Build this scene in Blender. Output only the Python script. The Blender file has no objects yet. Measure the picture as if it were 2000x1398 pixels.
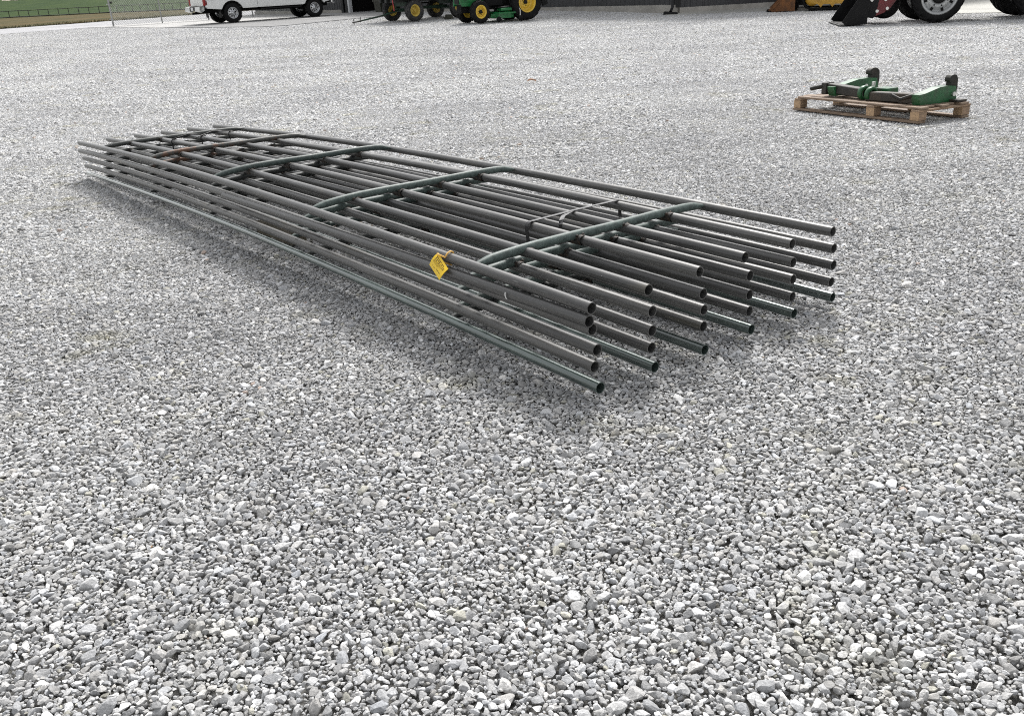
import bpy, bmesh, math, random
import numpy as np
from mathutils import Vector, Matrix, Euler

random.seed(7)
RNG = np.random.default_rng(7)
R = math.radians
scene = bpy.context.scene
COL = scene.collection

# ------------------------------------------------------------------ camera
CAM_H, CAM_P, CAM_R, CAM_F = 1.34926, 0.412143, -0.0523599, 1700.0


def cam_rows():
    s, c = math.sin(CAM_P), math.cos(CAM_P)
    A = np.array([[1, 0, 0], [0, -s, -c], [0, c, -s]])
    s, c = math.sin(CAM_R), math.cos(CAM_R)
    return np.array([[c, -s, 0], [s, c, 0], [0, 0, 1]]) @ A


ROWS = cam_rows()
cd = bpy.data.cameras.new('camera')
cam = bpy.data.objects.new('camera', cd)
COL.objects.link(cam)
right, down, fwd = (Vector(r) for r in ROWS)
mw = Matrix.Identity(4)
for i, ax in enumerate((right, -down, -fwd)):
    for j in range(3):
        mw[j][i] = ax[j]
mw.translation = Vector((0, 0, CAM_H))
cam.matrix_world = mw
cd.sensor_fit = 'HORIZONTAL'
cd.sensor_width = 36.0
cd.lens = 36.0 * CAM_F / 2000.0
cd.clip_start = 0.05
cd.clip_end = 6000.0
scene.camera = cam

# ------------------------------------------------------------------ light
SUN_EL, SUN_AZ = R(49), R(11)          # azimuth measured from +Y towards +X: behind the yard
world = bpy.data.worlds.new('World')
scene.world = world
world.use_nodes = True
wn = world.node_tree
wn.nodes.clear()
sky = wn.nodes.new('ShaderNodeTexSky')
sky.sky_type = 'NISHITA'
sky.sun_disc = False
sky.sun_elevation = SUN_EL
sky.sun_rotation = SUN_AZ
sky.dust_density = 3.0
hs = wn.nodes.new('ShaderNodeHueSaturation')   # thin overcast: a nearly grey sky
hs.inputs['Saturation'].default_value = 0.12
bg = wn.nodes.new('ShaderNodeBackground')
bg.inputs['Strength'].default_value = 0.092
wo = wn.nodes.new('ShaderNodeOutputWorld')
wn.links.new(sky.outputs[0], hs.inputs['Color'])
wn.links.new(hs.outputs[0], bg.inputs['Color'])
wn.links.new(bg.outputs[0], wo.inputs['Surface'])

sl = bpy.data.lights.new('sun', 'SUN')
sl.energy = 1.5
sl.angle = R(13)
sl.color = (1.0, 0.975, 0.94)
sun = bpy.data.objects.new('sun', sl)
COL.objects.link(sun)
sd = Vector((math.sin(SUN_AZ) * math.cos(SUN_EL), math.cos(SUN_AZ) * math.cos(SUN_EL), math.sin(SUN_EL)))
sun.rotation_euler = sd.to_track_quat('Z', 'Y').to_euler()
sun.location = sd * 60

scene.view_settings.view_transform = 'Standard'
scene.view_settings.look = 'None'
scene.view_settings.gamma = 1.0
scene.view_settings.use_curve_mapping = False
scene.view_settings.exposure = 1.32
scene.cycles.filter_width = 1.05
scene.cycles.use_denoising = False
scene.cycles.max_bounces = 6
scene.cycles.diffuse_bounces = 3

# ------------------------------------------------------------------ terrain
OX, OY = 0.264264, 2.674575
YAW = 2.2018571
AX, AY = math.cos(YAW), math.sin(YAW)
BX, BY = AY, -AX
TA, TB = -0.03514, -0.0112417


def ss(t):
    t = np.clip(t, 0, 1)
    return t * t * (3 - 2 * t)


def zg(X, Y):
    X = np.asarray(X, float); Y = np.asarray(Y, float)
    s = (X - OX) * AX + (Y - OY) * AY
    q = (X - OX) * BX + (Y - OY) * BY
    sm = np.maximum(s, -4)
    t = np.clip((sm - 6.5) / 4, 0, 1)
    z = TA * (np.minimum(sm, 6.5) + 4 * (t - t * t / 2)) * (1 - ss((s - 11) / 28))
    z = z + TB * np.clip(q, -6, 2)
    return z * (1 - ss((np.hypot(X, Y) - 34) / 8))


# ------------------------------------------------------------------ node helpers
def new_mat(name):
    m = bpy.data.materials.new(name)
    m.use_nodes = True
    nt = m.node_tree
    return m, nt, nt.nodes['Principled BSDF']


def N(nt, typ, **kw):
    n = nt.nodes.new(typ)
    for k, v in kw.items():
        setattr(n, k, v)
    return n


def mixc(nt, fac, a, b, blend='MIX'):
    m = nt.nodes.new('ShaderNodeMix')
    m.data_type = 'RGBA'
    m.blend_type = blend
    for sock, v in ((m.inputs[0], fac), (m.inputs[6], a), (m.inputs[7], b)):
        if isinstance(v, (int, float)):
            sock.default_value = v
        elif isinstance(v, tuple):
            sock.default_value = (*v, 1.0) if len(v) == 3 else v
        else:
            nt.links.new(v, sock)
    return m.outputs[2]


def noise(nt, vec, scale, detail=3.0, rough=0.55, dims='3D'):
    n = nt.nodes.new('ShaderNodeTexNoise')
    n.noise_dimensions = dims
    n.inputs['Scale'].default_value = scale
    n.inputs['Detail'].default_value = detail
    n.inputs['Roughness'].default_value = rough
    if vec is not None:
        nt.links.new(vec, n.inputs['Vector'])
    return n.outputs['Fac']


def ramp(nt, fac, lo, hi, a=0.0, b=1.0):
    n = nt.nodes.new('ShaderNodeMapRange')
    n.interpolation_type = 'SMOOTHSTEP'
    n.inputs['From Min'].default_value = lo
    n.inputs['From Max'].default_value = hi
    n.inputs['To Min'].default_value = a
    n.inputs['To Max'].default_value = b
    nt.links.new(fac, n.inputs['Value'])
    return n.outputs['Result']


def math_n(nt, op, a, b=None):
    n = nt.nodes.new('ShaderNodeMath')
    n.operation = op
    for i, v in enumerate((a, b)):
        if v is None:
            continue
        if isinstance(v, (int, float)):
            n.inputs[i].default_value = v
        else:
            nt.links.new(v, n.inputs[i])
    return n.outputs[0]


def coord(nt, kind='Object', scale=None):
    t = nt.nodes.new('ShaderNodeTexCoord')
    if scale is None:
        return t.outputs[kind]
    m = nt.nodes.new('ShaderNodeMapping')
    m.inputs['Scale'].default_value = scale
    nt.links.new(t.outputs[kind], m.inputs['Vector'])
    return m.outputs['Vector']


def bump(nt, bsdf, height, dist, strength=1.0):
    b = nt.nodes.new('ShaderNodeBump')
    b.inputs['Distance'].default_value = dist
    b.inputs['Strength'].default_value = strength
    nt.links.new(height, b.inputs['Height'])
    nt.links.new(b.outputs[0], bsdf.inputs['Normal'])


def plain(name, col, rough=0.6, metal=0.0, var=0.18, scale=9.0, dirt=None, dirt_amt=0.5, spec=0.5, bmp=0.0, stretch=None):
    m, nt, bs = new_mat(name)
    v = coord(nt, 'Object', stretch)
    f = noise(nt, v, scale, 5.0, 0.6)
    lo = tuple(c * (1 - var) for c in col); hi = tuple(min(1, c * (1 + var)) for c in col)
    c = mixc(nt, ramp(nt, f, 0.3, 0.7), lo, hi)
    if dirt:
        d = noise(nt, coord(nt, 'Object'), scale * 0.45, 6.0, 0.65)
        c = mixc(nt, ramp(nt, d, 0.48, 0.72, 0.0, dirt_amt), c, dirt)
    nt.links.new(c, bs.inputs['Base Color'])
    bs.inputs['Metallic'].default_value = metal
    bs.inputs['Specular IOR Level'].default_value = spec
    nt.links.new(ramp(nt, f, 0.25, 0.75, max(0.02, rough - 0.08), min(1, rough + 0.08)), bs.inputs['Roughness'])
    if bmp:
        bump(nt, bs, noise(nt, v, scale * 5, 4.0), bmp)
    return m


# ------------------------------------------------------------------ mesh helpers
class MB:
    def __init__(self):
        self.v = []; self.f = []; self.s = []

    def add(self, vs, fs, smooth=False):
        o = len(self.v)
        self.v.extend(tuple(map(float, p)) for p in vs)
        for f in fs:
            self.f.append(tuple(i + o for i in f)); self.s.append(smooth)
        return self

    def box(self, c, s, rot=None, bev=0.0):
        x, y, z = (k / 2 for k in s)
        if bev > 0:
            b = min(bev, x * .9, y * .9, z * .9)
            vs = []
            for sx in (-1, 1):
                for sy in (-1, 1):
                    for sz in (-1, 1):
                        vs += [(sx * (x - b), sy * (y - b), sz * z), (sx * (x - b), sy * y, sz * (z - b)), (sx * x, sy * (y - b), sz * (z - b))]
            bm = bmesh.new()
            for p in vs:
                bm.verts.new(p)
            r = bmesh.ops.convex_hull(bm, input=bm.verts)
            bmesh.ops.dissolve_limit(bm, angle_limit=0.01, verts=bm.verts, edges=bm.edges)
            bm.verts.index_update()
            vs = [tuple(q.co) for q in bm.verts]; fs = [tuple(q.index for q in f.verts) for f in bm.faces]
            bm.free()
        else:
            vs = [(sx * x, sy * y, sz * z) for sx in (-1, 1) for sy in (-1, 1) for sz in (-1, 1)]
            fs = [(0, 1, 3, 2), (4, 6, 7, 5), (0, 4, 5, 1), (2, 3, 7, 6), (0, 2, 6, 4), (1, 5, 7, 3)]
        if rot is not None:
            M = Euler(rot).to_matrix() if not isinstance(rot, Matrix) else rot
            vs = [tuple(M @ Vector(p)) for p in vs]
        return self.add([(p[0] + c[0], p[1] + c[1], p[2] + c[2]) for p in vs], fs)

    def prism(self, poly, y0, y1, axis='Y', taper=1.0):
        """poly of (a, b) extruded along axis between y0 and y1"""
        n = len(poly)
        A = sum(poly[i][0] * poly[(i + 1) % n][1] - poly[(i + 1) % n][0] * poly[i][1] for i in range(n))
        if A < 0:
            poly = poly[::-1]

        def P(a, b, t):
            return {'Y': (a, t, b), 'X': (t, a, b), 'Z': (a, b, t)}[axis]
        vs = [P(a, b, y0) for a, b in poly] + [P(a, b, y1) for a, b in poly]
        flip = (axis == 'Y')
        f0 = tuple(range(n)); f1 = tuple(range(n, 2 * n))
        fs = [f0 if flip else f0[::-1], f1[::-1] if flip else f1]
        for i in range(n):
            j = (i + 1) % n
            q = (i, n + i, n + j, j) if flip else (i, j, n + j, n + i)
            fs.append(q)
        return self.add(vs, fs)

    def tube(self, path, r, n=12, caps=True, hollow=0.0, flat=None):
        path = [Vector(p) for p in path]
        rs = r if isinstance(r, (list, tuple)) else [r] * len(path)
        vs = []; fs = []
        prev = None
        frames = []
        for i, p in enumerate(path):
            t = (path[min(i + 1, len(path) - 1)] - path[max(i - 1, 0)]).normalized()
            if prev is None:
                u = Vector((0, 0, 1)) if abs(t.z) < 0.9 else Vector((1, 0, 0))
            else:
                u = prev
            u = (u - t * u.dot(t)).normalized(); w = t.cross(u); prev = u
            frames.append((p, t, u, w))
            fl = flat[i] if flat else 1.0
            for k in range(n):
                a = 2 * math.pi * k / n
                vs.append(p + (u * math.cos(a) * fl + w * math.sin(a)) * rs[i])
        for i in range(len(path) - 1):
            for k in range(n):
                j = (k + 1) % n
                fs.append((i * n + k, i * n + j, (i + 1) * n + j, (i + 1) * n + k))
        self.add(vs, fs, True)
        if hollow > 0:
            for (p, t, u, w), rr, sg in ((frames[0], rs[0], 1), (frames[-1], rs[-1], -1)):
                ri = rr - hollow
                ring = []
                for rad, dd in ((rr, 0), (ri, 0), (ri, 0.28)):
                    ring += [p + t * sg * dd + (u * math.cos(2 * math.pi * k / n) + w * math.sin(2 * math.pi * k / n)) * rad for k in range(n)]
                q = []
                for lv in (0, 1):
                    for k in range(n):
                        j = (k + 1) % n
                        ff = (lv * n + k, (lv + 1) * n + k, (lv + 1) * n + j, lv * n + j)
                        q.append(ff if sg > 0 else ff[::-1])
                cap = tuple(2 * n + k for k in range(n))
                q.append(cap)
                self.add(ring, q)
        elif caps:
            self.add([f for f in vs[:n]], [tuple(range(n))[::-1]])
            self.add([f for f in vs[-n:]], [tuple(range(n))])
        return self

    def lathe(self, prof, n=32, c=(0, 0, 0), close=False, a0=0.0):
        """profile of (radius, y) spun about the Y axis"""
        m = len(prof)
        vs = []
        for k in range(n):
            a = 2 * math.pi * k / n + a0
            for r_, y in prof:
                vs.append((c[0] + r_ * math.cos(a), c[1] + y, c[2] + r_ * math.sin(a)))
        fs = []
        for k in range(n):
            j = (k + 1) % n
            for i in range(m - 1 if not close else m):
                i2 = (i + 1) % m
                fs.append((k * m + i, j * m + i, j * m + i2, k * m + i2))
        return self.add(vs, fs, True)


def build(name, mb, mat, parent=None, loc=(0, 0, 0), rot=None):
    me = bpy.data.meshes.new(name)
    me.from_pydata(mb.v, [], mb.f)
    me.polygons.foreach_set('use_smooth', mb.s)
    me.materials.append(mat)
    me.update()
    return link(name, me, parent, loc, rot)


def link(name, me, parent=None, loc=(0, 0, 0), rot=None):
    o = bpy.data.objects.new(name, me)
    COL.objects.link(o)
    o.location = loc
    if rot is not None:
        o.rotation_euler = rot
    if parent is not None:
        o.parent = parent
    return o


def thing(name, label, cat, loc=(0, 0, 0), rotz=0.0, group=None):
    o = bpy.data.objects.new(name, None)
    o.empty_display_size = 0.2
    COL.objects.link(o)
    o.location = loc
    o.rotation_euler = (0, 0, rotz)
    return tag(o, label, cat, group)


def tag(o, label, cat, group=None):
    o['label'] = label
    o['category'] = cat
    if group:
        o['group'] = group
    return o


def structure(o, label=None):
    o['kind'] = 'structure'
    if label:
        o['label'] = label
    return o


def ground_at(x, y):
    return float(zg(x, y))


# ------------------------------------------------------------------ materials
def stone_material():
    m, nt, bs = new_mat('crushed_limestone')
    at = N(nt, 'ShaderNodeAttribute', attribute_name='stone')
    geo = N(nt, 'ShaderNodeNewGeometry')
    f = noise(nt, geo.outputs['Position'], 170.0, 4.0, 0.65)
    c = mixc(nt, 1.0, at.outputs['Color'], mixc(nt, ramp(nt, f, 0.28, 0.72), (0.74, 0.74, 0.74), (1.22, 1.22, 1.22)), 'MULTIPLY')
    p = noise(nt, geo.outputs['Position'], 2.3, 6.0, 0.68)        # patches of olive stone dust
    q = noise(nt, geo.outputs['Position'], 0.33, 4.0, 0.6)
    k = math_n(nt, 'MULTIPLY', ramp(nt, p, 0.545, 0.70), ramp(nt, q, 0.36, 0.62, 0.15, 0.85))
    c = mixc(nt, k, c, mixc(nt, 1.0, c, (0.86, 0.83, 0.67), 'MULTIPLY'))
    w = noise(nt, geo.outputs['Position'], 0.45, 5.0, 0.6)
    c = mixc(nt, 1.0, c, mixc(nt, ramp(nt, w, 0.3, 0.7), (0.90, 0.90, 0.905), (1.07, 1.07, 1.06)), 'MULTIPLY')
    # far half of the yard: brighter light painted into the stone colour, ragged edge
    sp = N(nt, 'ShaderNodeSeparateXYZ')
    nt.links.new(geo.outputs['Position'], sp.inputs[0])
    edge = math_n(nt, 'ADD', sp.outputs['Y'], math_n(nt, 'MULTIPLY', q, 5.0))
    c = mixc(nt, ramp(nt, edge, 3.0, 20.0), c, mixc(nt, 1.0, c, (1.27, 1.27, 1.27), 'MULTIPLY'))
    rm = N(nt, 'ShaderNodeMapping')                    # faint wheel tracks and scrapes across the yard
    rm.inputs['Rotation'].default_value = (0, 0, R(24))
    rm.inputs['Scale'].default_value = (0.16, 2.1, 1.0)
    nt.links.new(geo.outputs['Position'], rm.inputs['Vector'])
    rt_ = noise(nt, rm.outputs[0], 1.0, 4.0, 0.6)
    c = mixc(nt, 1.0, c, mixc(nt, ramp(nt, rt_, 0.34, 0.60), (0.91, 0.91, 0.91), (1.03, 1.03, 1.03)), 'MULTIPLY')
    nt.links.new(c, bs.inputs['Base Color'])
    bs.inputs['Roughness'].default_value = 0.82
    bs.inputs['Specular IOR Level'].default_value = 0.3
    bump(nt, bs, noise(nt, geo.outputs['Position'], 260.0, 3.0, 0.6), 0.0016)
    return m


def pipe_material(name, col, rough, stain, metal=0.3, seam=True, spec=0.5, rust=0.0, coat=0.0):
    m, nt, bs = new_mat(name)
    oi = N(nt, 'ShaderNodeObjectInfo')
    off = N(nt, 'ShaderNodeVectorMath', operation='MULTIPLY_ADD')
    tc = N(nt, 'ShaderNodeTexCoord')
    nt.links.new(tc.outputs['Object'], off.inputs[0])
    off.inputs[1].default_value = (55, 1.6, 55)
    nt.links.new(oi.outputs['Random'], off.inputs[2])
    f = noise(nt, off.outputs[0], 1.0, 6.0, 0.65)
    lo = tuple(c * 0.66 for c in col); hi = tuple(c * 1.4 for c in col)
    c = mixc(nt, ramp(nt, f, 0.3, 0.72), lo, hi)
    # speckles of dust and mill scale
    g = noise(nt, tc.outputs['Object'], 130.0, 3.0, 0.7)
    c = mixc(nt, ramp(nt, g, 0.6, 0.78, 0.0, 0.45), c, tuple(min(1, k * 2.3) for k in col))
    # fine bright scratches and scuffs
    sc_ = N(nt, 'ShaderNodeMapping')
    sc_.inputs['Scale'].default_value = (260, 9, 260)
    sc_.inputs['Rotation'].default_value = (0.05, 0, 0.12)
    nt.links.new(tc.outputs['Object'], sc_.inputs['Vector'])
    k1 = noise(nt, sc_.outputs[0], 1.0, 2.0, 0.5)
    k2 = noise(nt, tc.outputs['Object'], 4.0, 3.0, 0.6)
    c = mixc(nt, math_n(nt, 'MULTIPLY', ramp(nt, k1, 0.64, 0.70, 0.0, 0.8), ramp(nt, k2, 0.45, 0.65)), c, tuple(min(1, k * 3.2) for k in col))
    # per pipe tone
    c = mixc(nt, 1.0, c, mixc(nt, oi.outputs['Random'], (0.78, 0.78, 0.78), (1.25, 1.24, 1.22)), 'MULTIPLY')
    # yellow brown stains in stretches along the pipe
    off2 = N(nt, 'ShaderNodeVectorMath', operation='MULTIPLY_ADD')
    nt.links.new(tc.outputs['Object'], off2.inputs[0])
    off2.inputs[1].default_value = (14, 1.9, 14)
    cmb = N(nt, 'ShaderNodeCombineXYZ')
    for i in range(3):
        nt.links.new(math_n(nt, 'MULTIPLY', oi.outputs['Random'], 37.0 + 11 * i), cmb.inputs[i])
    nt.links.new(cmb.outputs[0], off2.inputs[2])
    h = noise(nt, off2.outputs[0], 1.0, 4.0, 0.6)
    c = mixc(nt, ramp(nt, h, 0.58, 0.76, 0.0, stain), c, (0.150, 0.136, 0.098))
    if rust:
        u = noise(nt, tc.outputs['Object'], 5.5, 6.0, 0.7)
        c = mixc(nt, ramp(nt, u, 0.50, 0.6, 0.0, rust), c, (0.135, 0.072, 0.045))
    if seam:
        sx = N(nt, 'ShaderNodeSeparateXYZ')
        nt.links.new(tc.outputs['Normal'], sx.inputs[0])
        ang = math_n(nt, 'ARCTAN2', sx.outputs['Z'], sx.outputs['X'])
        d = math_n(nt, 'ABSOLUTE', math_n(nt, 'SUBTRACT', ang, math_n(nt, 'MULTIPLY_ADD', oi.outputs['Random'], 6.283)))
        for l in list(d.node.inputs[0].links):
            src = l.from_node.inputs[1].links[0].from_node
            src.inputs[2].default_value = -3.1415
        c = mixc(nt, ramp(nt, d, 0.03, 0.07, 0.75, 0.0), c, tuple(k * 0.25 for k in col))
    nt.links.new(c, bs.inputs['Base Color'])
    bs.inputs['Metallic'].default_value = metal
    bs.inputs['Coat Weight'].default_value = coat
    bs.inputs['Coat Roughness'].default_value = 0.08
    bs.inputs['Specular IOR Level'].default_value = spec
    nt.links.new(ramp(nt, f, 0.25, 0.75, rough - 0.07, rough + 0.1), bs.inputs['Roughness'])
    bump(nt, bs, g, 0.0006, 0.6)
    return m


def corrugated(name, col):
    return plain(name, col, 0.45, 0.15, 0.1, 3.0, (col[0] * 1.5, col[1] * 1.45, col[2] * 1.35), 0.3)


M_STONE = stone_material()
M_STEEL = pipe_material('dark_mill_steel', (0.092, 0.0915, 0.0895), 0.36, 0.45, metal=0.25, spec=0.6)
M_STEELG = pipe_material('green_primed_pipe', (0.074, 0.102, 0.094), 0.20, 0.05, metal=0.35, spec=1.0, coat=1.0)
M_STAYG = pipe_material('green_grey_stay', (0.072, 0.096, 0.089), 0.50, 0.12, metal=0.0, seam=False, spec=0.35)
M_STAYD = pipe_material('dark_grey_stay', (0.058, 0.062, 0.060), 0.5, 0.25, seam=False, spec=0.4)
M_STAYR = pipe_material('rusty_grey_stay', (0.068, 0.070, 0.066), 0.55, 0.3, seam=False, rust=0.95)
M_WELD = plain('burnt_weld', (0.030, 0.027, 0.025), 0.7, 0.2, 0.5, 120, (0.16, 0.10, 0.055), 0.8)
M_BLACKBAND = plain('black_banding', (0.014, 0.014, 0.015), 0.38, 0.0, 0.3, 30)
M_WIRE = plain('black_tie_wire', (0.02, 0.02, 0.02), 0.5, 0.4, 0.3, 30)
M_WHITETIE = plain('white_plastic', (0.72, 0.72, 0.70), 0.45, 0.0, 0.05, 20)
M_TAG = plain('yellow_tag_plastic', (0.83, 0.55, 0.008), 0.42, 0.0, 0.05, 25)
M_TAGLOOP = plain('ochre_tag_loop', (0.72, 0.42, 0.10), 0.5, 0.0, 0.1, 25)
M_PRINT = plain('dark_print', (0.05, 0.015, 0.006), 0.6, 0.0, 0.2, 90)
M_WOODGREY = plain('weathered_timber', (0.13, 0.115, 0.085), 0.8, 0.0, 0.35, 6, (0.25, 0.2, 0.14), 0.4, bmp=0.002, stretch=(12, 1, 12))


def wood(name, a, stretch):
    return plain(name, a, 0.75, 0.0, 0.32, 3.0, tuple(k * 0.55 for k in a), 0.55, bmp=0.0015, stretch=stretch)


M_PAL_L = wood('pallet_board_wood', (0.23, 0.165, 0.115), (3, 26, 26))
M_PAL_S = wood('pallet_stringer_wood', (0.27, 0.185, 0.12), (26, 3, 26))
M_PAL_E = plain('pallet_end_grain', (0.40, 0.27, 0.16), 0.8, 0, 0.22, 40)
M_HGREEN = plain('worn_green_paint', (0.012, 0.095, 0.030), 0.40, 0.0, 0.3, 7, (0.04, 0.037, 0.027), 0.7)
M_HDARK = plain('greasy_dark_steel', (0.034, 0.032, 0.027), 0.6, 0.2, 0.4, 9, (0.10, 0.075, 0.05), 0.6, bmp=0.001)
M_HBLACK = plain('hook_cast_steel', (0.012, 0.013, 0.009), 0.6, 0.2, 0.4, 14, (0.06, 0.04, 0.028), 0.5)
M_BRIGHT = plain('bright_zinc', (0.62, 0.62, 0.6), 0.3, 0.8, 0.1, 20)
M_TRUCK = plain('white_truck_paint', (0.78, 0.79, 0.78), 0.22, 0.0, 0.02, 2.0, (0.62, 0.60, 0.56), 0.25)
M_CHROME = plain('chrome', (0.72, 0.73, 0.74), 0.16, 1.0, 0.05, 8)
M_RIM = plain('brushed_alloy', (0.55, 0.56, 0.57), 0.28, 0.9, 0.08, 8)
M_BLK = plain('black_plastic', (0.006, 0.006, 0.0065), 0.55, 0.0, 0.3, 9, spec=0.25)
M_UNDER = plain('underbody_black', (0.005, 0.005, 0.0055), 0.8, 0.0, 0.4, 7, (0.018, 0.017, 0.015), 0.5, spec=0.2)
M_RUB = plain('tyre_rubber', (0.008, 0.008, 0.0085), 0.8, 0.0, 0.25, 14, (0.03, 0.028, 0.026), 0.4, spec=0.2)
M_RUBD = plain('dusty_tyre_rubber', (0.026, 0.026, 0.027), 0.8, 0.0, 0.3, 14, (0.13, 0.125, 0.115), 0.55)
M_REDL = plain('red_lamp_lens', (0.26, 0.006, 0.008), 0.2, 0.0, 0.1, 9)
M_GLASS = plain('dark_window_glass', (0.012, 0.014, 0.016), 0.06, 0.0, 0.1, 3)
M_GREEN = plain('tractor_green', (0.010, 0.135, 0.038), 0.30, 0.0, 0.12, 4, (0.03, 0.05, 0.025), 0.3)
M_YEL = plain('wheel_yellow', (0.70, 0.47, 0.05), 0.38, 0.0, 0.08, 9, (0.42, 0.26, 0.04), 0.55)
M_YELW = plain('weathered_wheel_yellow', (0.50, 0.36, 0.06), 0.5, 0.0, 0.15, 9, (0.30, 0.17, 0.04), 0.7)
M_CAT = plain('loader_yellow', (0.56, 0.31, 0.035), 0.45, 0.0, 0.15, 5, (0.26, 0.13, 0.035), 0.55)
M_RUST = plain('rusty_bucket_steel', (0.195, 0.082, 0.028), 0.75, 0.1, 0.35, 6, (0.055, 0.035, 0.024), 0.7)
M_BUCKET = plain('black_bucket_paint', (0.0045, 0.0045, 0.005), 0.5, 0.0, 0.2, 5, (0.016, 0.0155, 0.015), 0.5, spec=0.18)
M_RED = plain('tractor_red', (0.115, 0.002, 0.006), 0.3, 0.0, 0.15, 5)
M_SILVER = plain('silver_wheel_paint', (0.40, 0.41, 0.41), 0.36, 0.4, 0.08, 8, (0.35, 0.35, 0.34), 0.4)
M_WALL = corrugated('charcoal_steel_sheet', (0.056, 0.057, 0.060))
M_TRIM = plain('black_trim', (0.009, 0.009, 0.010), 0.45, 0.1, 0.2, 5)
M_WTRIM = plain('white_trim', (0.62, 0.63, 0.64), 0.45, 0.0, 0.06, 5)
M_FOUND = plain('foundation_concrete', (0.37, 0.355, 0.325), 0.85, 0.0, 0.22, 1.6, (0.22, 0.205, 0.175), 0.6)
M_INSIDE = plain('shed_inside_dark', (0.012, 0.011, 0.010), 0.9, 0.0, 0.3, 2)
M_OLIVE = plain('olive_plastic', (0.055, 0.055, 0.042), 0.6, 0.0, 0.2, 6)
M_GREYP = plain('grey_pipe', (0.17, 0.17, 0.16), 0.5, 0.3, 0.2, 6)
M_WAGON = plain('weathered_wagon_steel', (0.028, 0.030, 0.029), 0.6, 0.1, 0.3, 4, (0.11, 0.10, 0.085), 0.5)
M_WGREEN = plain('old_wagon_green', (0.009, 0.036, 0.020), 0.55, 0.0, 0.3, 6, (0.05, 0.045, 0.035), 0.6)
M_REDS = plain('red_strap_cloth', (0.30, 0.035, 0.035), 0.7, 0.0, 0.2, 12)
M_GALV = plain('galvanised_steel', (0.34, 0.345, 0.34), 0.42, 0.6, 0.15, 8)
M_FFENCE = plain('dark_field_fence', (0.030, 0.032, 0.026), 0.7, 0.0, 0.2, 3)
M_LEAF = plain('dead_leaf', (0.40, 0.22, 0.13), 0.8, 0.0, 0.35, 30)


def concrete(name, a, scale):
    m, nt, bs = new_mat(name)
    geo = N(nt, 'ShaderNodeNewGeometry')
    f = noise(nt, geo.outputs['Position'], scale, 8.0, 0.65)
    g = noise(nt, geo.outputs['Position'], scale * 45, 3.0, 0.6)
    c = mixc(nt, ramp(nt, f, 0.3, 0.7), tuple(k * 0.84 for k in a), tuple(k * 1.1 for k in a))
    c = mixc(nt, 1.0, c, mixc(nt, g, (0.88, 0.88, 0.88), (1.1, 1.1, 1.1)), 'MULTIPLY')
    nt.links.new(c, bs.inputs['Base Color'])
    bs.inputs['Roughness'].default_value = 0.85
    bump(nt, bs, g, 0.004)
    return m


M_SLAB = concrete('pale_concrete', (0.40, 0.395, 0.385), 0.5)
M_ROAD = concrete('grey_road', (0.34, 0.34, 0.35), 0.3)
M_SLABSHADOW = concrete('painted_shadow_grey', (0.215, 0.215, 0.215), 0.6)  # concrete with the pickup's shadow put into its colour
M_APRON = concrete('apron_concrete', (0.45, 0.445, 0.41), 0.4)


def lawn_material():
    m, nt, bs = new_mat('mown_grass')
    at = N(nt, 'ShaderNodeAttribute', attribute_name='dry')
    geo = N(nt, 'ShaderNodeNewGeometry')
    mp = N(nt, 'ShaderNodeMapping')
    mp.inputs['Scale'].default_value = (0.35, 0.12, 1)
    mp.inputs['Rotation'].default_value = (0, 0, R(20))
    nt.links.new(geo.outputs['Position'], mp.inputs['Vector'])
    f = noise(nt, mp.outputs[0], 1.0, 9.0, 0.68)
    g = noise(nt, geo.outputs['Position'], 3.0, 5.0, 0.7)
    green = mixc(nt, ramp(nt, f, 0.3, 0.7), (0.012, 0.034, 0.004), (0.032, 0.058, 0.008))
    dry = mixc(nt, ramp(nt, f, 0.32, 0.68), (0.046, 0.047, 0.014), (0.100, 0.072, 0.028))
    c = mixc(nt, at.outputs['Fac'], green, dry)
    c = mixc(nt, 1.0, c, mixc(nt, ramp(nt, g, 0.25, 0.75), (0.72, 0.72, 0.72), (1.3, 1.3, 1.3)), 'MULTIPLY')
    nt.links.new(c, bs.inputs['Base Color'])
    bs.inputs['Roughness'].default_value = 0.95
    bs.inputs['Specular IOR Level'].default_value = 0.1
    return m


M_LAWN = lawn_material()

# ------------------------------------------------------------------ ground
def grid_mesh(name, xs, ys, zf, mat):
    X, Y = np.meshgrid(xs, ys)
    Z = zf(X, Y)
    n, m = X.shape
    vs = np.stack([X.ravel(), Y.ravel(), Z.ravel()], 1)
    fs = [(i * m + j, i * m + j + 1, (i + 1) * m + j + 1, (i + 1) * m + j) for i in range(n - 1) for j in range(m - 1)]
    mb = MB(); mb.v = vs.tolist(); mb.f = fs; mb.s = [True] * len(fs)
    return build(name, mb, mat)


fine = np.arange(-48, 48.1, 1.0)
xs = np.concatenate([[-2500, -1200, -500, -200, -90], fine, [90, 200, 500, 1200, 2500]])
ys = np.concatenate([[-600, -100, -20], np.arange(-5, 60.1, 1.0), [80, 140, 300]])


def base_ground_mat():
    m, nt, bs = new_mat('gravel_fines')
    geo = N(nt, 'ShaderNodeNewGeometry')
    f = noise(nt, geo.outputs['Position'], 90.0, 4.0, 0.7)
    g = noise(nt, geo.outputs['Position'], 0.4, 4.0, 0.6)
    c = mixc(nt, ramp(nt, f, 0.3, 0.7), (0.10, 0.098, 0.093), (0.30, 0.295, 0.28))
    c = mixc(nt, ramp(nt, g, 0.4, 0.7, 0, 0.5), c, mixc(nt, 1.0, c, (0.9, 0.86, 0.7), 'MULTIPLY'))
    nt.links.new(c, bs.inputs['Base Color'])
    bs.inputs['Roughness'].default_value = 0.9
    bump(nt, bs, f, 0.01)
    return m


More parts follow.
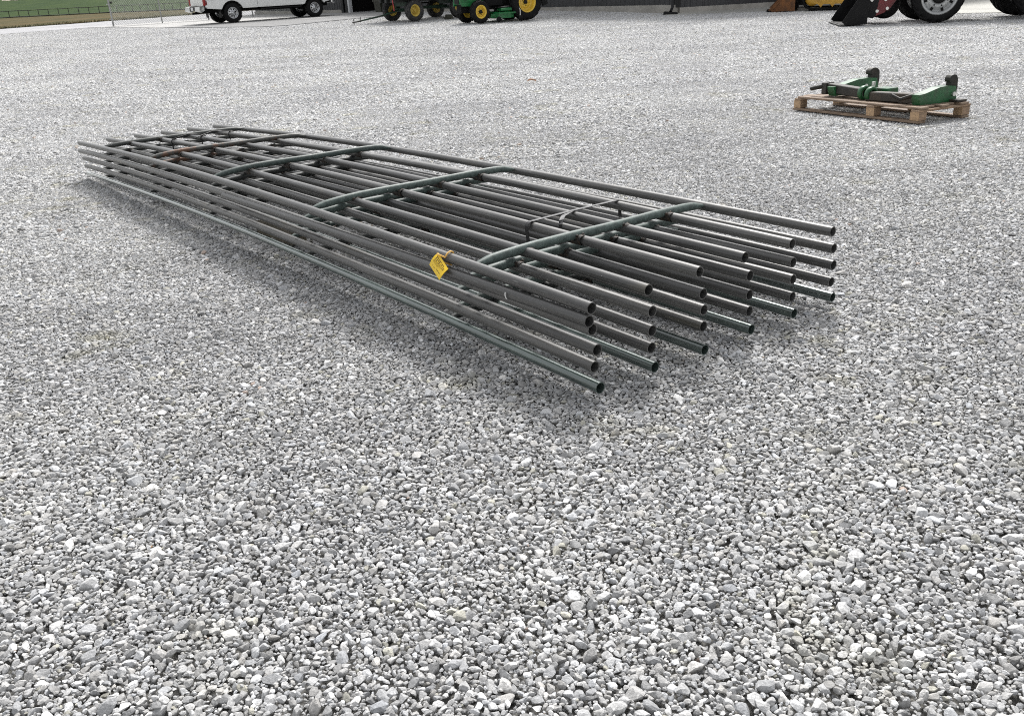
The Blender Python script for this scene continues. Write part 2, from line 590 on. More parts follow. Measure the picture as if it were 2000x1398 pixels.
def GZ(X, Y):
    dl = (X + 28.0) * 0.7765 - (Y - 53.24) * 0.6301          # sinks below the lawn beyond its edge
    return zg(X, Y) - 0.030 - 8.0 * ss((-dl - 0.8) / 12.0) * (Y > -30)


structure(grid_mesh('ground', xs, ys, GZ, base_ground_mat()), 'pale crushed stone yard')

# --- gravel: tiles of modelled stones, laid out by a geometry-nodes instancer
def hull_arrays(points):
    bm = bmesh.new()
    for p in points:
        bm.verts.new(p)
    res = bmesh.ops.convex_hull(bm, input=bm.verts)
    junk = [g for g in set(res['geom_interior'] + res['geom_unused']) if isinstance(g, bmesh.types.BMVert)]
    if junk:
        bmesh.ops.delete(bm, geom=junk, context='VERTS')
    bmesh.ops.triangulate(bm, faces=bm.faces)
    bm.verts.ensure_lookup_table(); bm.verts.index_update()
    v = np.array([q.co[:] for q in bm.verts]); f = np.array([[q.index for q in t.verts] for t in bm.faces])
    bm.free()
    v -= (v.max(0) + v.min(0)) / 2
    return v / np.abs(v).max(0), f


def rand_unit():
    return Vector((random.gauss(0, 1), random.gauss(0, 1), random.gauss(0, 1))).normalized()


def stone_protos(n, pts_n, cuts):
    """crushed stone: a round pebble broken by a few flat fracture planes"""
    out = []
    for k in range(n):
        P_ = []
        for i in range(pts_n):
            y = 1 - 2 * (i + .5) / pts_n; a = i * 2.39996 + k
            r_ = math.sqrt(max(0, 1 - y * y))
            P_.append(Vector((r_ * math.cos(a), y, r_ * math.sin(a))) * random.uniform(.95, 1.03))
        for c in range(random.randint(*cuts)):
            d = rand_unit(); h = random.uniform(.36, .74)
            P_ = [p if p.dot(d) <= h else p - d * (p.dot(d) - h) * random.uniform(.97, 1.0) for p in P_]
        out.append(hull_arrays(P_))
    return out


PROTOS = stone_protos(48, 30, (7, 11))
SMALL = stone_protos(30, 12, (3, 5))
NB = 250


def rotm(ax, ay, az):
    cx, sx, cy, sy, cz, sz = math.cos(ax), math.sin(ax), math.cos(ay), math.sin(ay), math.cos(az), math.sin(az)
    return np.array([[cz, -sz, 0], [sz, cz, 0], [0, 0, 1]]) @ np.array([[cy, 0, sy], [0, 1, 0], [-sy, 0, cy]]) @ np.array([[1, 0, 0], [0, cx, -sx], [0, sx, cx]])


SIZES = [(95, .030, .044, 14), (620, .021, .030, 14), (1700, .014, .021, 10), (3600, .0095, .014, 7), (5200, .006, .0095, 4)]


COARSE = [(60, .042, .058, 12), (420, .029, .042, 12), (1250, .0195, .029, 10), (2400, .0125, .0195, 7), (3000, .0085, .0125, 4)]


def gravel_tile(idx, sizes=SIZES, spread=0.075):
    """one square metre of tightly packed crushed stone: large stones are set first, smaller ones fill the gaps"""
    O = np.zeros((NB, NB), bool)
    V = []; F = []; CL = []; off = [0]
    cell = 1.0 / NB

    def put(px, py, d, zc, sc, tilt, shade=1.0):
        v, f = PROTOS[RNG.integers(len(PROTOS))] if d > 0.0135 else SMALL[RNG.integers(len(SMALL))]
        M = rotm(RNG.normal(0, tilt), RNG.normal(0, tilt), RNG.uniform(0, 6.283))
        w = (v * sc) @ M.T + [px - 0.5, py - 0.5, zc]
        V.append(w); F.append(f + off[0]); off[0] += len(w)
        t = RNG.random()
        g = float(np.clip(RNG.normal(0.42, spread), 0.22, 0.72))
        if t < 0.07:
            g = RNG.uniform(0.58, 0.76)
        elif t < 0.15:
            g = RNG.uniform(0.26, 0.36)
        wm = RNG.normal(0, 0.010)
        c = [g * (1.0 + wm), g, g * (1.0 - wm * 1.6)]
        if t > 0.99985:
            c = [0.50, 0.34, 0.20]
        elif t > 0.9990:
            c = [0.38, 0.31, 0.27]
        elif t > 0.982:
            c = [g * 0.95, g * 0.93, g * 0.82]
        CL.append(np.tile([*c, 1.0], (len(w), 1)))

    # a bed of stones under the surface layer
    for i in range(1500):
        d = RNG.uniform(.014, .024)
        put(RNG.random(), RNG.random(), d, -.020 + RNG.uniform(-.004, .003), np.array([d, d * .8, d * .6]) / 2, .4)
    for num, lo, hi, tries in sizes:
        for i in range(num):
            d = RNG.uniform(lo, hi)
            ar = RNG.uniform(.62, .95)
            sc = np.array([d * RNG.uniform(1.0, 1.15), d * ar, d * RNG.uniform(.45, .75)]) / 2
            rr = math.sqrt(sc[0] * sc[1]) * .93
            k = max(1, int(math.ceil(rr / cell)))
            gx = (np.arange(-k, k + 1) * cell) ** 2
            disc = gx[:, None] + gx[None, :] <= rr * rr
            na = disc.sum()
            for t in range(tries):
                px, py = RNG.random(2)
                ii = np.arange(int(px * NB) - k, int(px * NB) + k + 1) % NB; jj = np.arange(int(py * NB) - k, int(py * NB) + k + 1) % NB
                sub = O[np.ix_(ii, jj)]
                ov = (sub & disc).sum() / na
                if ov < .17 or (RNG.random() < .03 and t == 0 and d < .03):
                    O[np.ix_(ii, jj)] = sub | disc
                    up = .35 if ov >= .17 else 0.0
                    put(px, py, d, sc[2] * (RNG.uniform(-.45, .25) + up * 2.0) - .004 + RNG.normal(0, .0016), sc, .20 if RNG.random() < .85 else .6)
                    break
    V = np.concatenate(V); F = np.concatenate(F); CL = np.concatenate(CL)
    me = bpy.data.meshes.new('gravel_patch')
    me.vertices.add(len(V)); me.vertices.foreach_set('co', V.ravel())
    me.loops.add(F.size); me.loops.foreach_set('vertex_index', F.ravel())
    me.polygons.add(len(F))
    me.polygons.foreach_set('loop_start', np.arange(0, F.size, 3))
    a = me.attributes.new('stone', 'FLOAT_COLOR', 'POINT')
    a.data.foreach_set('color', CL.ravel())
    sf = me.attributes.new('sharp_face', 'BOOLEAN', 'FACE')
    sf.data.foreach_set('value', np.ones(len(F), dtype=bool))
    me.update(calc_edges=True)
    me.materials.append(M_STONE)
    return me


TILE_COL = bpy.data.collections.new('gravel_patches')
NT = 4
for i in range(NT):
    o = bpy.data.objects.new('gravel_patch.%03d' % i, gravel_tile(i))
    TILE_COL.objects.link(o)
for i in range(2):                     # lumpier stone away from the tidy area
    o = bpy.data.objects.new('gravel_patch.%03d' % (NT + i), gravel_tile(NT + i, COARSE, .095))
    TILE_COL.objects.link(o)

pts = []; rots = []; picks = []
LE0, LE1 = np.array([-28.0, 53.24]), np.array([-20.28, 62.72])       # edge of the lawn
led = (LE1 - LE0) / np.linalg.norm(LE1 - LE0)
for ix in range(-44, 45):
    for iy in range(-3, 62):
        x, y = ix + 0.5, iy + 0.5
        q = ROWS @ np.array([x, y, -CAM_H])
        if abs(x) > 7.0 + 0.85 * y:
            continue
        dl = (x - LE0[0]) * led[1] - (y - LE0[1]) * led[0]
        if dl < -1.5:
            continue
        wall = (x - 6.81) * 0.714 + (y - 34.65) * 0.70
        if wall > 3.5 and y > 36:
            continue
        if y > 36 and x > 6.5:
            continue
        z = ground_at(x, y)
        gx = (ground_at(x + .5, y) - ground_at(x - .5, y)); gy = (ground_at(x, y + .5) - ground_at(x, y - .5))
        nrm = Vector((-gx, -gy, 1)).normalized()
        Mr = nrm.to_track_quat('Z', 'Y').to_matrix()
        t0 = Mr @ Matrix.Rotation(random.randrange(4) * math.pi / 2, 3, 'Z')
        Rz = Matrix.Rotation(random.randrange(4) * math.pi / 2, 3, 'Z')
        up = Vector((0, 0, 1)).rotation_difference(nrm).to_matrix()
        e = (up @ Rz).to_euler()
        pts.append((x, y, z)); rots.append(tuple(e)); picks.append(NT + random.randrange(2) if random.random() < (y - 4.0) / 14.0 else random.randrange(NT))
gm = bpy.data.meshes.new('gravel')
gm.from_pydata(pts, [], [])
at = gm.attributes.new('turn', 'FLOAT_VECTOR', 'POINT'); at.data.foreach_set('vector', np.array(rots).ravel())
at = gm.attributes.new('pick', 'INT', 'POINT'); at.data.foreach_set('value', np.array(picks, dtype=np.int32))
gravel = link('gravel', gm)
gravel['kind'] = 'stuff'
gravel['label'] = 'loose pale grey crushed limestone gravel covering the yard'
ng = bpy.data.node_groups.new('gravel_scatter', 'GeometryNodeTree')
ng.interface.new_socket('Geometry', in_out='INPUT', socket_type='NodeSocketGeometry')
ng.interface.new_socket('Geometry', in_out='OUTPUT', socket_type='NodeSocketGeometry')
gi = ng.nodes.new('NodeGroupInput'); go = ng.nodes.new('NodeGroupOutput')
ip = ng.nodes.new('GeometryNodeInstanceOnPoints')
ci = ng.nodes.new('GeometryNodeCollectionInfo')
ci.inputs['Collection'].default_value = TILE_COL
ci.inputs['Separate Children'].default_value = True
ci.inputs['Reset Children'].default_value = True
n1 = ng.nodes.new('GeometryNodeInputNamedAttribute'); n1.data_type = 'FLOAT_VECTOR'; n1.inputs['Name'].default_value = 'turn'
n2 = ng.nodes.new('GeometryNodeInputNamedAttribute'); n2.data_type = 'INT'; n2.inputs['Name'].default_value = 'pick'
e2r = ng.nodes.new('FunctionNodeEulerToRotation')
ng.links.new(gi.outputs[0], ip.inputs['Points'])
ng.links.new(ci.outputs[0], ip.inputs['Instance'])
ip.inputs['Pick Instance'].default_value = True
ng.links.new(n2.outputs[0], ip.inputs['Instance Index'])
ng.links.new(n1.outputs[0], e2r.inputs[0])
ng.links.new(e2r.outputs[0], ip.inputs['Rotation'])
ng.links.new(ip.outputs[0], go.inputs[0])
md = gravel.modifiers.new('scatter', 'NODES')
md.node_group = ng


# --- flat sheets that follow the ground
def sheet(name, poly, lift, mat, step=2.0, thick=0.0):
    bm = bmesh.new()
    vs = [bm.verts.new((x, y, 0)) for x, y in poly]
    bm.faces.new(vs)
    xs_ = [p[0] for p in poly]; ys_ = [p[1] for p in poly]
    for ax, lo, hi in ((0, min(xs_), max(xs_)), (1, min(ys_), max(ys_))):
        k = lo + step
        while k < hi:
            co = Vector((k, 0, 0)) if ax == 0 else Vector((0, k, 0))
            no = Vector((1, 0, 0)) if ax == 0 else Vector((0, 1, 0))
            bmesh.ops.bisect_plane(bm, geom=bm.verts[:] + bm.edges[:] + bm.faces[:], plane_co=co, plane_no=no)
            k += step
    for v in bm.verts:
        v.co.z = ground_at(v.co.x, v.co.y) + lift
    bm.normal_update()
    for f in bm.faces:
        if f.normal.z < 0:
            f.normal_flip()
    ext = bmesh.ops.extrude_face_region(bm, geom=bm.faces[:])
    for g in ext['geom']:
        if isinstance(g, bmesh.types.BMVert):
            g.co.z -= 0.0
    for v in bm.verts:
        pass
    top = set(g for g in ext['geom'] if isinstance(g, bmesh.types.BMVert))
    for v in bm.verts:
        if v not in top:
            v.co.z -= 0.12
    bmesh.ops.recalc_face_normals(bm, faces=bm.faces[:])
    me = bpy.data.meshes.new(name)
    bm.to_mesh(me); bm.free()
    me.materials.append(mat)
    return link(name, me)


structure(sheet('road', [(-40, 36), (-31, 47.2), (-28.0, 53.24), (-20.28, 62.72), (-10.4, 74.9), (-6.5, 72.0), (-16.6, 51.1), (-21.4, 46.6), (-32, 32)], 0.016, M_ROAD), 'grey gravelled lane beside the lawn')
structure(sheet('pavement', [(-20.6, 47.6), (-18.0, 45.3), (-15.32, 42.13), (-12.13, 39.22), (-9.29, 37.3), (-8.32, 37.46), (-6.96, 39.13), (-5.88, 40.6), (-4.6, 40.95), (-3.6, 45.33), (-11.3, 53.2), (-12.6, 54.6)], 0.021, M_SLAB), 'pale concrete slab under the white pickup')
structure(sheet('forecourt', [(6.2, 34.0), (6.84, 34.0), (9.94, 33.7), (12.13, 32.5), (13.66, 30.9), (14.03, 27.75), (15.38, 26.8), (24, 26), (30, 38.1), (10.38, 35.18), (6.81, 34.65)], 0.02, M_APRON), 'concrete apron along the building')

structure(sheet('painted_truck_shadow', [(-14.6, 41.4), (-12.13, 39.15), (-9.29, 37.25), (-8.32, 37.4), (-6.96, 39.05), (-5.88, 40.5), (-4.6, 40.85), (-4.1, 43.4), (-7.9, 43.55), (-11.7, 42.2)], 0.026, M_SLABSHADOW), 'soft shadow in front of the pickup, painted as a darker grey sheet')  # sheet over the slab, painted darker to stand in for the pickup's shadow

# --- lawn and field, in polar rings from the lawn edge
def lawn():
    vs = []; fs = []; dry = []
    angs = np.radians(np.linspace(-64, 8, 120))
    rads = np.concatenate([np.linspace(0, 1, 26) ** 1.0 * 130, 130 + np.geomspace(8, 1700, 34)])
    for a in angs:
        d = np.array([math.sin(a), math.cos(a)])
        # distance to the edge line
        nrm = np.array([led[1], -led[0]])
        den = d @ nrm
        t0 = (LE0 @ nrm) / den if abs(den) > 1e-3 else 400
        if t0 < 20 or t0 > 320:
            t0 = 320
        for r_ in rads:
            t = t0 + r_
            p = d * t
            z = -1.35 * float(ss((t - 75) / 90)) + 0.032 * max(0.0, t - 214) + 0.045
            z += 0.25 * math.sin(p[0] * 0.021) * float(ss((t - 200) / 200))
            jag = 0.25 * math.sin(p[0] * 2.3) + 0.2 * math.sin(p[1] * 3.9) if r_ == 0 else 0
            vs.append((p[0] + jag * nrm[0] * -1, p[1] - jag * nrm[1], z))
            # dry strip in front of the field fence
            fx = FENCE_D(a)
            dry.append(1.0 - float(ss((t - fx + 2) / 4)))
    m = len(rads)
    for i in range(len(angs) - 1):
        for j in range(m - 1):
            fs.append((i * m + j, (i + 1) * m + j, (i + 1) * m + j + 1, i * m + j + 1))
    mb = MB(); mb.v = vs; mb.f = fs; mb.s = [True] * len(fs)
    o = build('lawn', mb, M_LAWN)
    a = o.data.attributes.new('dry', 'FLOAT', 'POINT')
    a.data.foreach_set('value', dry)
    bm = bmesh.new(); bm.from_mesh(o.data); bmesh.ops.recalc_face_normals(bm, faces=bm.faces[:])
    if sum(f.normal.z for f in bm.faces) < 0:
        bmesh.ops.reverse_faces(bm, faces=bm.faces[:])
    bm.to_mesh(o.data); bm.free()
    structure(o, 'green field rising behind a strip of dry grass')


FP = [np.array(p) for p in ((-118.0, 186.8), (-95.3, 182.3), (-72.2, 177.7), (-54.3, 168.7), (-30.0, 158.0))]


def FENCE_D(a):
    d = np.array([math.sin(a), math.cos(a)])
    best = 200.0
    for p, q in zip(FP[:-1], FP[1:]):
        A = np.array([d, p - q]).T
        try:
            t, u = np.linalg.solve(A, p)
        except np.linalg.LinAlgError:
            continue
        if 0 <= u <= 1 and t > 0:
            best = t
    if a < math.atan2(FP[0][0], FP[0][1]):
        best = np.linalg.norm(FP[0])
    if a > math.atan2(FP[-1][0], FP[-1][1]):
        best = np.linalg.norm(FP[-1])
    return best


lawn()

# tufts of longer grass along the edge of the lawn
mb = MB()
for k in range(5200):
    t = random.uniform(-26, 17)
    inn = abs(random.gauss(0, 0.55))
    p = LE0 + led * t + np.array([-led[1], led[0]]) * (inn - 0.12)
    z = 0.03
    hgt = random.uniform(0.05, 0.17); a = random.uniform(0, 6.28); lean = random.uniform(0, 0.08); w = random.uniform(0.008, 0.02)
    c, s = math.cos(a), math.sin(a)
    mb.add([(p[0] - c * w, p[1] - s * w, z), (p[0] + c * w, p[1] + s * w, z), (p[0] - s * lean, p[1] + c * lean, z + hgt)], [(0, 1, 2)])
M_TUFT = plain('edge_grass', (0.055, 0.060, 0.020), 0.9, 0.0, 0.45, 0.8, (0.19, 0.15, 0.06), 0.7)
o = build('grass', mb, M_TUFT); o['kind'] = 'stuff'; o['label'] = 'ragged grass along the edge of the lawn'

# pale bare tracks far up the field
def track(a0, a1, d, w):
    n = 14; vs = []; fs = []
    for i in range(n + 1):
        a = R(a0 + (a1 - a0) * i / n)
        for dd in (d, d + w):
            t = dd + 2 * math.sin(i * 1.7)
            z = -1.35 + 0.032 * (t - 214) + 0.045 + 0.25 * math.sin(math.sin(a) * t * 0.021) * float(ss((t - 200) / 200)) + 0.10
            vs.append((math.sin(a) * t, math.cos(a) * t, z))
    for i in range(n):
        fs.append((2 * i, 2 * i + 2, 2 * i + 3, 2 * i + 1))
    mb = MB(); mb.add(vs, fs, True)
    return structure(build('path', mb, M_TRACK), 'pale bare track across the field')


M_TRACK = concrete('pale_track', (0.42, 0.38, 0.29), 0.2)
track(-30.4, -27.9, 300, 7)
track(-23.2, -22.2, 338, 6)
track(-27.3, -25.8, 315, 4)

# field fence
ff = thing('field_fence', 'low dark rail fence running across the field behind the dry grass strip', 'fence', (0, 0, 0))
acc = []
for p, q in zip(FP[:-1], FP[1:]):
    n = int(np.linalg.norm(q - p) / 2.0)
    for k in range(n):
        acc.append(p + (q - p) * k / n)
acc.append(FP[-1])
pm = None


def field_z(p):
    t = float(np.linalg.norm(p))
    return -1.35 * float(ss((t - 75) / 90)) + 0.032 * max(0.0, t - 214) + 0.045


for k, p in enumerate(acc):
    if pm is None:
        pm = MB().box((0, 0, 0.58), (0.11, 0.11, 1.36), bev=0.02)
        o = build('post', pm, M_FFENCE, ff, (p[0], p[1], field_z(p)))
        pm = o.data
    else:
        link('post', pm, ff, (p[0], p[1], field_z(p)))
for hz in (1.18, 0.08):
    mb = MB()
    mb.tube([(p[0], p[1], field_z(p) + hz + 0.03 * math.sin(i * 2.1)) for i, p in enumerate(acc)], 0.055 if hz > 1 else 0.10, 6)
    build('rail', mb, M_FFENCE, ff)

# dark round bush far up the field
def bush(loc, r):
    t = thing('shrub', 'dark shrub far up the green field', 'shrub', loc)
    mb = MB()
    for k in range(900):
        v = Vector((random.gauss(0, 1), random.gauss(0, 1), random.gauss(0, 1))).normalized() * r * random.uniform(0.55, 1.05) * (1 + 0.25 * math.sin(k * 0.37))
        v.z = abs(v.z) * 0.9
        a = Vector((random.gauss(0, 1), random.gauss(0, 1), random.gauss(0, 1))).normalized() * 0.22
        b_ = a.cross(Vector((random.gauss(0, 1), random.gauss(0, 1), 1))).normalized() * 0.2
        mb.add([v, v + a, v + b_], [(0, 1, 2)])
    build('crown', mb, plain('dark_foliage', (0.022, 0.03, 0.028), 0.9, 0, 0.4, 2), t)
    build('trunk', MB().tube([(0, 0, -0.2), (0.05, 0, r * 0.7)], [0.12, 0.04], 7), plain('bark', (0.06, 0.05, 0.04), 0.9), t)


_a = R(-28.9)
bush((math.sin(_a) * 330, math.cos(_a) * 330, 2.3), 2.3)

# ------------------------------------------------------------------ chain link fence
cl = thing('chain_link_fence', 'galvanised chain link fence on thin round posts behind the white pickup', 'fence', (-19.07, 47.03, 0))
fd = Vector((0.845, 0.534, 0))
SP = 2.38
mb = MB().tube([(0, 0, -0.1), (0, 0, 2.15)], 0.045, 10)
pmesh = build('post', mb, M_GALV, cl).data
mb2 = MB().tube([(0, 0, -0.1), (0, 0, 2.1)], 0.032, 10)
pm2 = None
for k in range(1, 5):
    if pm2 is None:
        pm2 = build('post', mb2, M_GALV, cl, fd * SP * k).data
    else:
        link('post', pm2, cl, fd * SP * k)
build('top_rail', MB().tube([Vector((0, 0, 2.06)), fd * SP * 4 + Vector((0, 0, 2.06))], 0.022, 8), M_GALV, cl)
for zz in (1.05, 0.35):
    build('clamp', MB().box((-.03, -.02, zz), (0.16, 0.1, 0.035)), M_GALV, cl)
build('latch_box', MB().box((.10, .03, 1.12), (0.10, 0.09, 0.09)), M_BLK, cl)
mb = MB()
L = SP * 4; Ht = 2.02; pitch = 0.085; z0 = 0.06
k = -Ht
while k < L:
    for sg in (1, -1):
        if sg > 0:
            x0, zz0, x1, zz1 = k, z0, k + Ht, z0 + Ht
        else:
            x0, zz0, x1, zz1 = k + Ht, z0, k, z0 + Ht
        # clip to the span
        def cut(xa, za, xb, zb):
            if (xa < 0 and xb < 0) or (xa > L and xb > L):
                return None
            def lim(xp, zp, xq, zq):
                if xp < 0:
                    return 0, zp + (zq - zp) * (0 - xp) / (xq - xp)
                if xp > L:
                    return L, zp + (zq - zp) * (L - xp) / (xq - xp)
                return xp, zp
            A = lim(xa, za, xb, zb); B = lim(xb, zb, xa, za)
            return A, B
        c = cut(x0, zz0, x1, zz1)
        if c:
            off = Vector((fd.y, -fd.x, 0)) * (0.05 + 0.004 * sg)
            mb.tube([fd * c[0][0] + off + Vector((0, 0, c[0][1])), fd * c[1][0] + off + Vector((0, 0, c[1][1]))], 0.006, 3, caps=False)
    k += pitch
o = build('wire_mesh', mb, plain('galvanised_wire', (0.42, 0.43, 0.40), 0.5, 0.3, 0.1, 5), cl)
o['kind'] = 'stuff'

# ------------------------------------------------------------------ building
C = (6.81, 34.65)
W1 = Vector((-0.70, 0.714, 0)).normalized()
W2 = Vector((0.989, 0.147, 0)).normalized()
bl = thing('metal_building', 'long dark charcoal metal building with concrete footing and open doorway', 'building', (C[0], C[1], 0))
SW = 0.9144


def sheet_mesh(width, h, name='wall_sheet'):
    prof = []
    x = 0.0
    nr = 4; rp = SW / nr
    while x < width - 1e-6:
        for dx, dy in ((0, 0), (0.15, 0), (0.165, -0.022), (0.205, -0.022), (0.22, 0)):
            if x + dx <= width + 1e-6:
                prof.append((x + dx, dy))
        x += rp
    prof.append((width - 0.004, 0))
    mb = MB(); n = len(prof)
    vs = [(a, b_, 0) for a, b_ in prof] + [(a, b_, h) for a, b_ in prof]
    vs += [(a, 0.03, 0) for a, b_ in prof] + [(a, 0.03, h) for a, b_ in prof]
    fs = []
    for i in range(n - 1):
        fs.append((i, i + 1, n + i + 1, n + i))
        fs.append((2 * n + i + 1, 2 * n + i, 3 * n + i, 3 * n + i + 1))
        fs.append((2 * n + i, 2 * n + i + 1, i + 1, i))
    mb.add(vs, fs)
    return mb


WH = 4.3


def wall_run(dirv, t0, t1, zb, inward):
    ang = math.atan2(dirv.y, dirv.x)
    flip = dirv.cross(inward).z < 0      # local +Y must point inward
    n = max(1, int(round((t1 - t0) / SW)))
    w = (t1 - t0) / n
    me = None
    for k in range(n):
        if flip:
            p = dirv * (t0 + (k + 1) * w); r_ = ang + math.pi
        else:
            p = dirv * (t0 + k * w); r_ = ang
        if me is None:
            o = build('wall_sheet', sheet_mesh(w, WH - 0.0), M_WALL, bl, (p.x, p.y, zb), (0, 0, r_)); me = o.data
        else:
            link('wall_sheet', me, bl, (p.x, p.y, zb), (0, 0, r_))


IN1 = Vector((0.714, 0.70, 0)); IN2 = Vector((-0.147, 0.989, 0))
ZB = 0.02
wall_run(W1, 0.12, 8.4, 0.10, IN1)
wall_run(W1, 8.4, 17.54, 0.17, IN1)
wall_run(W1, 20.9, 30.0, 0.17, IN1)
wall_run(W2, 0.12, 14.0, 0.0, IN2)


def along(dirv, t0, t1, zlo, zhi, thick, out, name, mat, inn=None):
    a = Vector((0, 0, 0)) + dirv * t0; b_ = dirv * t1
    inward = IN1 if dirv is W1 else IN2
    p = [a - inward * out, b_ - inward * out, b_ + inward * (thick - out), a + inward * (thick - out)]
    mb = MB()
    mb.add([(q.x, q.y, zlo) for q in p] + [(q.x, q.y, zhi) for q in p],
           [(0, 1, 5, 4), (1, 2, 6, 5), (2, 3, 7, 6), (3, 0, 4, 7), (4, 5, 6, 7), (3, 2, 1, 0)])
    bm = bmesh.new()
    me = bpy.data.meshes.new(name)
    me.from_pydata(mb.v, [], mb.f); me.polygons.foreach_set('use_smooth', [False] * len(mb.f)); bm.from_mesh(me); bmesh.ops.recalc_face_normals(bm, faces=bm.faces[:]); bm.to_mesh(me); bm.free()
    me.materials.append(mat)
    return link(name, me, bl)


along(W1, 0.0, 8.4, -0.6, 0.096, 0.3, 0.07, 'foundation', M_FOUND)
along(W1, 8.404, 17.5, -0.6, 0.166, 0.3, 0.07, 'foundation', M_FOUND)
along(W1, 20.95, 30.0, -0.6, 0.166, 0.3, 0.07, 'foundation', M_FOUND)
along(W2, 0.07, 14.0, -0.6, -0.004, 0.3, 0.07, 'foundation', M_FOUND)
along(W1, 17.54, 20.9, 3.6, WH + 0.17, 0.1, 0.0, 'door_header', M_TRIM)
along(W1, 20.30, 20.42, 0.0, 3.6, 0.2, 0.16, 'door_jamb', M_WTRIM)
along(W1, 20.46, 20.72, 0.0, 3.6, 0.2, 0.12, 'door_post', M_TRIM)
along(W1, 20.86, 21.05, 0.0, 3.6, 0.2, 0.14, 'door_post', M_TRIM)
along(W1, 17.36, 17.54, 0.0, 3.6, 0.2, 0.12, 'door_post', M_TRIM)
# corner trim, downspout with a kicker elbow
build('corner_trim', MB().box((0, 0, 2.16), (0.16, 0.16, 4.3), (0, 0, R(25))), M_TRIM, bl)
ds = MB()
ds.tube([(-.22, -.16, 4.2), (-.22, -.16, 0.02), (-.27, -.27, -0.05), (-.34, -.42, -0.12)], 0.052, 10)
build('downspout', ds, M_TRIM, bl)
build('splash_block', MB().box((-.33, -.40, -0.20), (0.52, 0.36, 0.16), (0, 0.1, R(-12)), bev=0.03), M_BLK, bl)
# interior
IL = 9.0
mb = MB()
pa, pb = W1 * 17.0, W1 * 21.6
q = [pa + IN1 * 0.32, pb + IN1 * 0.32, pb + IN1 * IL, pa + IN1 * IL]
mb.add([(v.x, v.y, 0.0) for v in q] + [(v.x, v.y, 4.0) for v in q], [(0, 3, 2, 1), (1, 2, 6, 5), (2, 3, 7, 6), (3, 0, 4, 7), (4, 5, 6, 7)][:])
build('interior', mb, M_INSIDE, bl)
# roof: low gable slab carried on both walls
mb = MB()
a_ = Vector((0, 0, 0)) - W1 * 0.4 - IN1 * 0.35
pts4 = [a_, W1 * 30.3 - IN1 * 0.35, W1 * 30.3 + IN1 * 9 + Vector((0, 0, 1.6)), W2 * 14 + IN2 * 6 + Vector((0, 0, 1.6)), W2 * 14.2 - IN2 * 0.35]
mb.add([(v.x, v.y, v.z + WH + 0.18) for v in pts4] + [(v.x, v.y, v.z + WH + 0.30) for v in pts4],
       [(0, 1, 2, 3, 4)[::-1], (5, 6, 7, 8, 9)] + [(i, (i + 1) % 5, 5 + (i + 1) % 5, 5 + i) for i in range(5)])
build('roof', mb, M_WALL, bl)

# olive bin with grey poles, just inside the doorway
bn = thing('storage_bin', 'olive plastic bin holding grey poles inside the dark doorway', 'bin', (-5.55, 48.15, 0.0), R(38))
mb = MB()
mb.prism([(-.42, .0), (.42, .0), (.48, .52), (-.48, .52)], -.3, .3)
mb.box((0, 0, .55), (1.04, .7, .07))
for xx in (-.3, -.1, .1, .3):
    mb.box((xx, -.32, .26), (.05, .05, .44))
build('tub', mb, M_OLIVE, bn)
for k in range(5):
    build('pole', MB().tube([(-.32 + k * .13, .02, .5), (-.38 + k * .13, .06, 1.5)], .04, 8), M_GREYP, bn)


# ------------------------------------------------------------------ wheels
def ag_tyre(R_, w, rim_r, lugs=18, lug_h=0.035):
    mb = MB()
    h = w / 2
    rb = R_ - lug_h
    prof = [(rim_r, -h * .78), (rim_r + (rb - rim_r) * .35, -h * .98), (rim_r + (rb - rim_r) * .72, -h), (rb - .012, -h * .86), (rb, -h * .55), (rb + .004, 0), (rb, h * .55), (rb - .012, h * .86),
            (rim_r + (rb - rim_r) * .72, h), (rim_r + (rb - rim_r) * .35, h * .98), (rim_r, h * .78)]
    mb.lathe(prof, 48)
    for k in range(lugs):
        for sg in (-1, 1):
            a0 = 2 * math.pi * (k + (0.5 if sg > 0 else 0)) / lugs
            sweep = 0.30
            pts_ = []
            for (yy, da, rr) in ((0.02 * sg, 0, rb), (h * .55 * sg, sweep * .6, rb), (h * .93 * sg, sweep, rb - .02), (h * 1.0 * sg, sweep * 1.12, rim_r + (rb - rim_r) * .66)):
                pts_.append((yy, a0 + da, rr))
            th = 0.42 * math.pi / lugs
            vs = []; fs = []
            for (yy, a, rr) in pts_:
                top = min(R_, rr + lug_h) if rr > rb - .03 else rr + lug_h * .4
                for (da, rad) in ((-th, rr - .01), (-th * .7, top), (th * .7, top), (th, rr - .01)):
                    vs.append((rad * math.cos(a + da), yy, rad * math.sin(a + da)))
            for i in range(3):
                for j in range(3):
                    fs.append((i * 4 + j, i * 4 + j + 1, i * 4 + 5 + j, i * 4 + 4 + j))
            fs.append((0, 1, 2, 3)); fs.append((12, 15, 14, 13))
            mb.add(vs, fs)
    return mb


def road_tyre(R_, w, rim_r):
    h = w / 2
    mb = MB()
    prof = [(rim_r, -h * .8), (rim_r + (R_ - rim_r) * .4, -h), (R_ - .045, -h * .98), (R_ - .014, -h * .86), (R_, -h * .66)]
    for yy in (-.36, -.32, -.04, 0.0, .32, .36):
        prof.append((R_ if int(yy * 100) not in (-32, 0, 36) else R_ - .009, h * yy))
    prof += [(R_, h * .66), (R_ - .014, h * .86), (R_ - .045, h * .98), (rim_r + (R_ - rim_r) * .4, h), (rim_r, h * .8)]
    mb.lathe(prof, 48)
    for k in range(40):
        a = 2 * math.pi * k / 40
        for sg in (-1, 1):
            mb.box(((R_ - .006) * math.cos(a), sg * h * .84, (R_ - .006) * math.sin(a)), (.022, h * .26, .04), (0, -a, 0))
    return mb


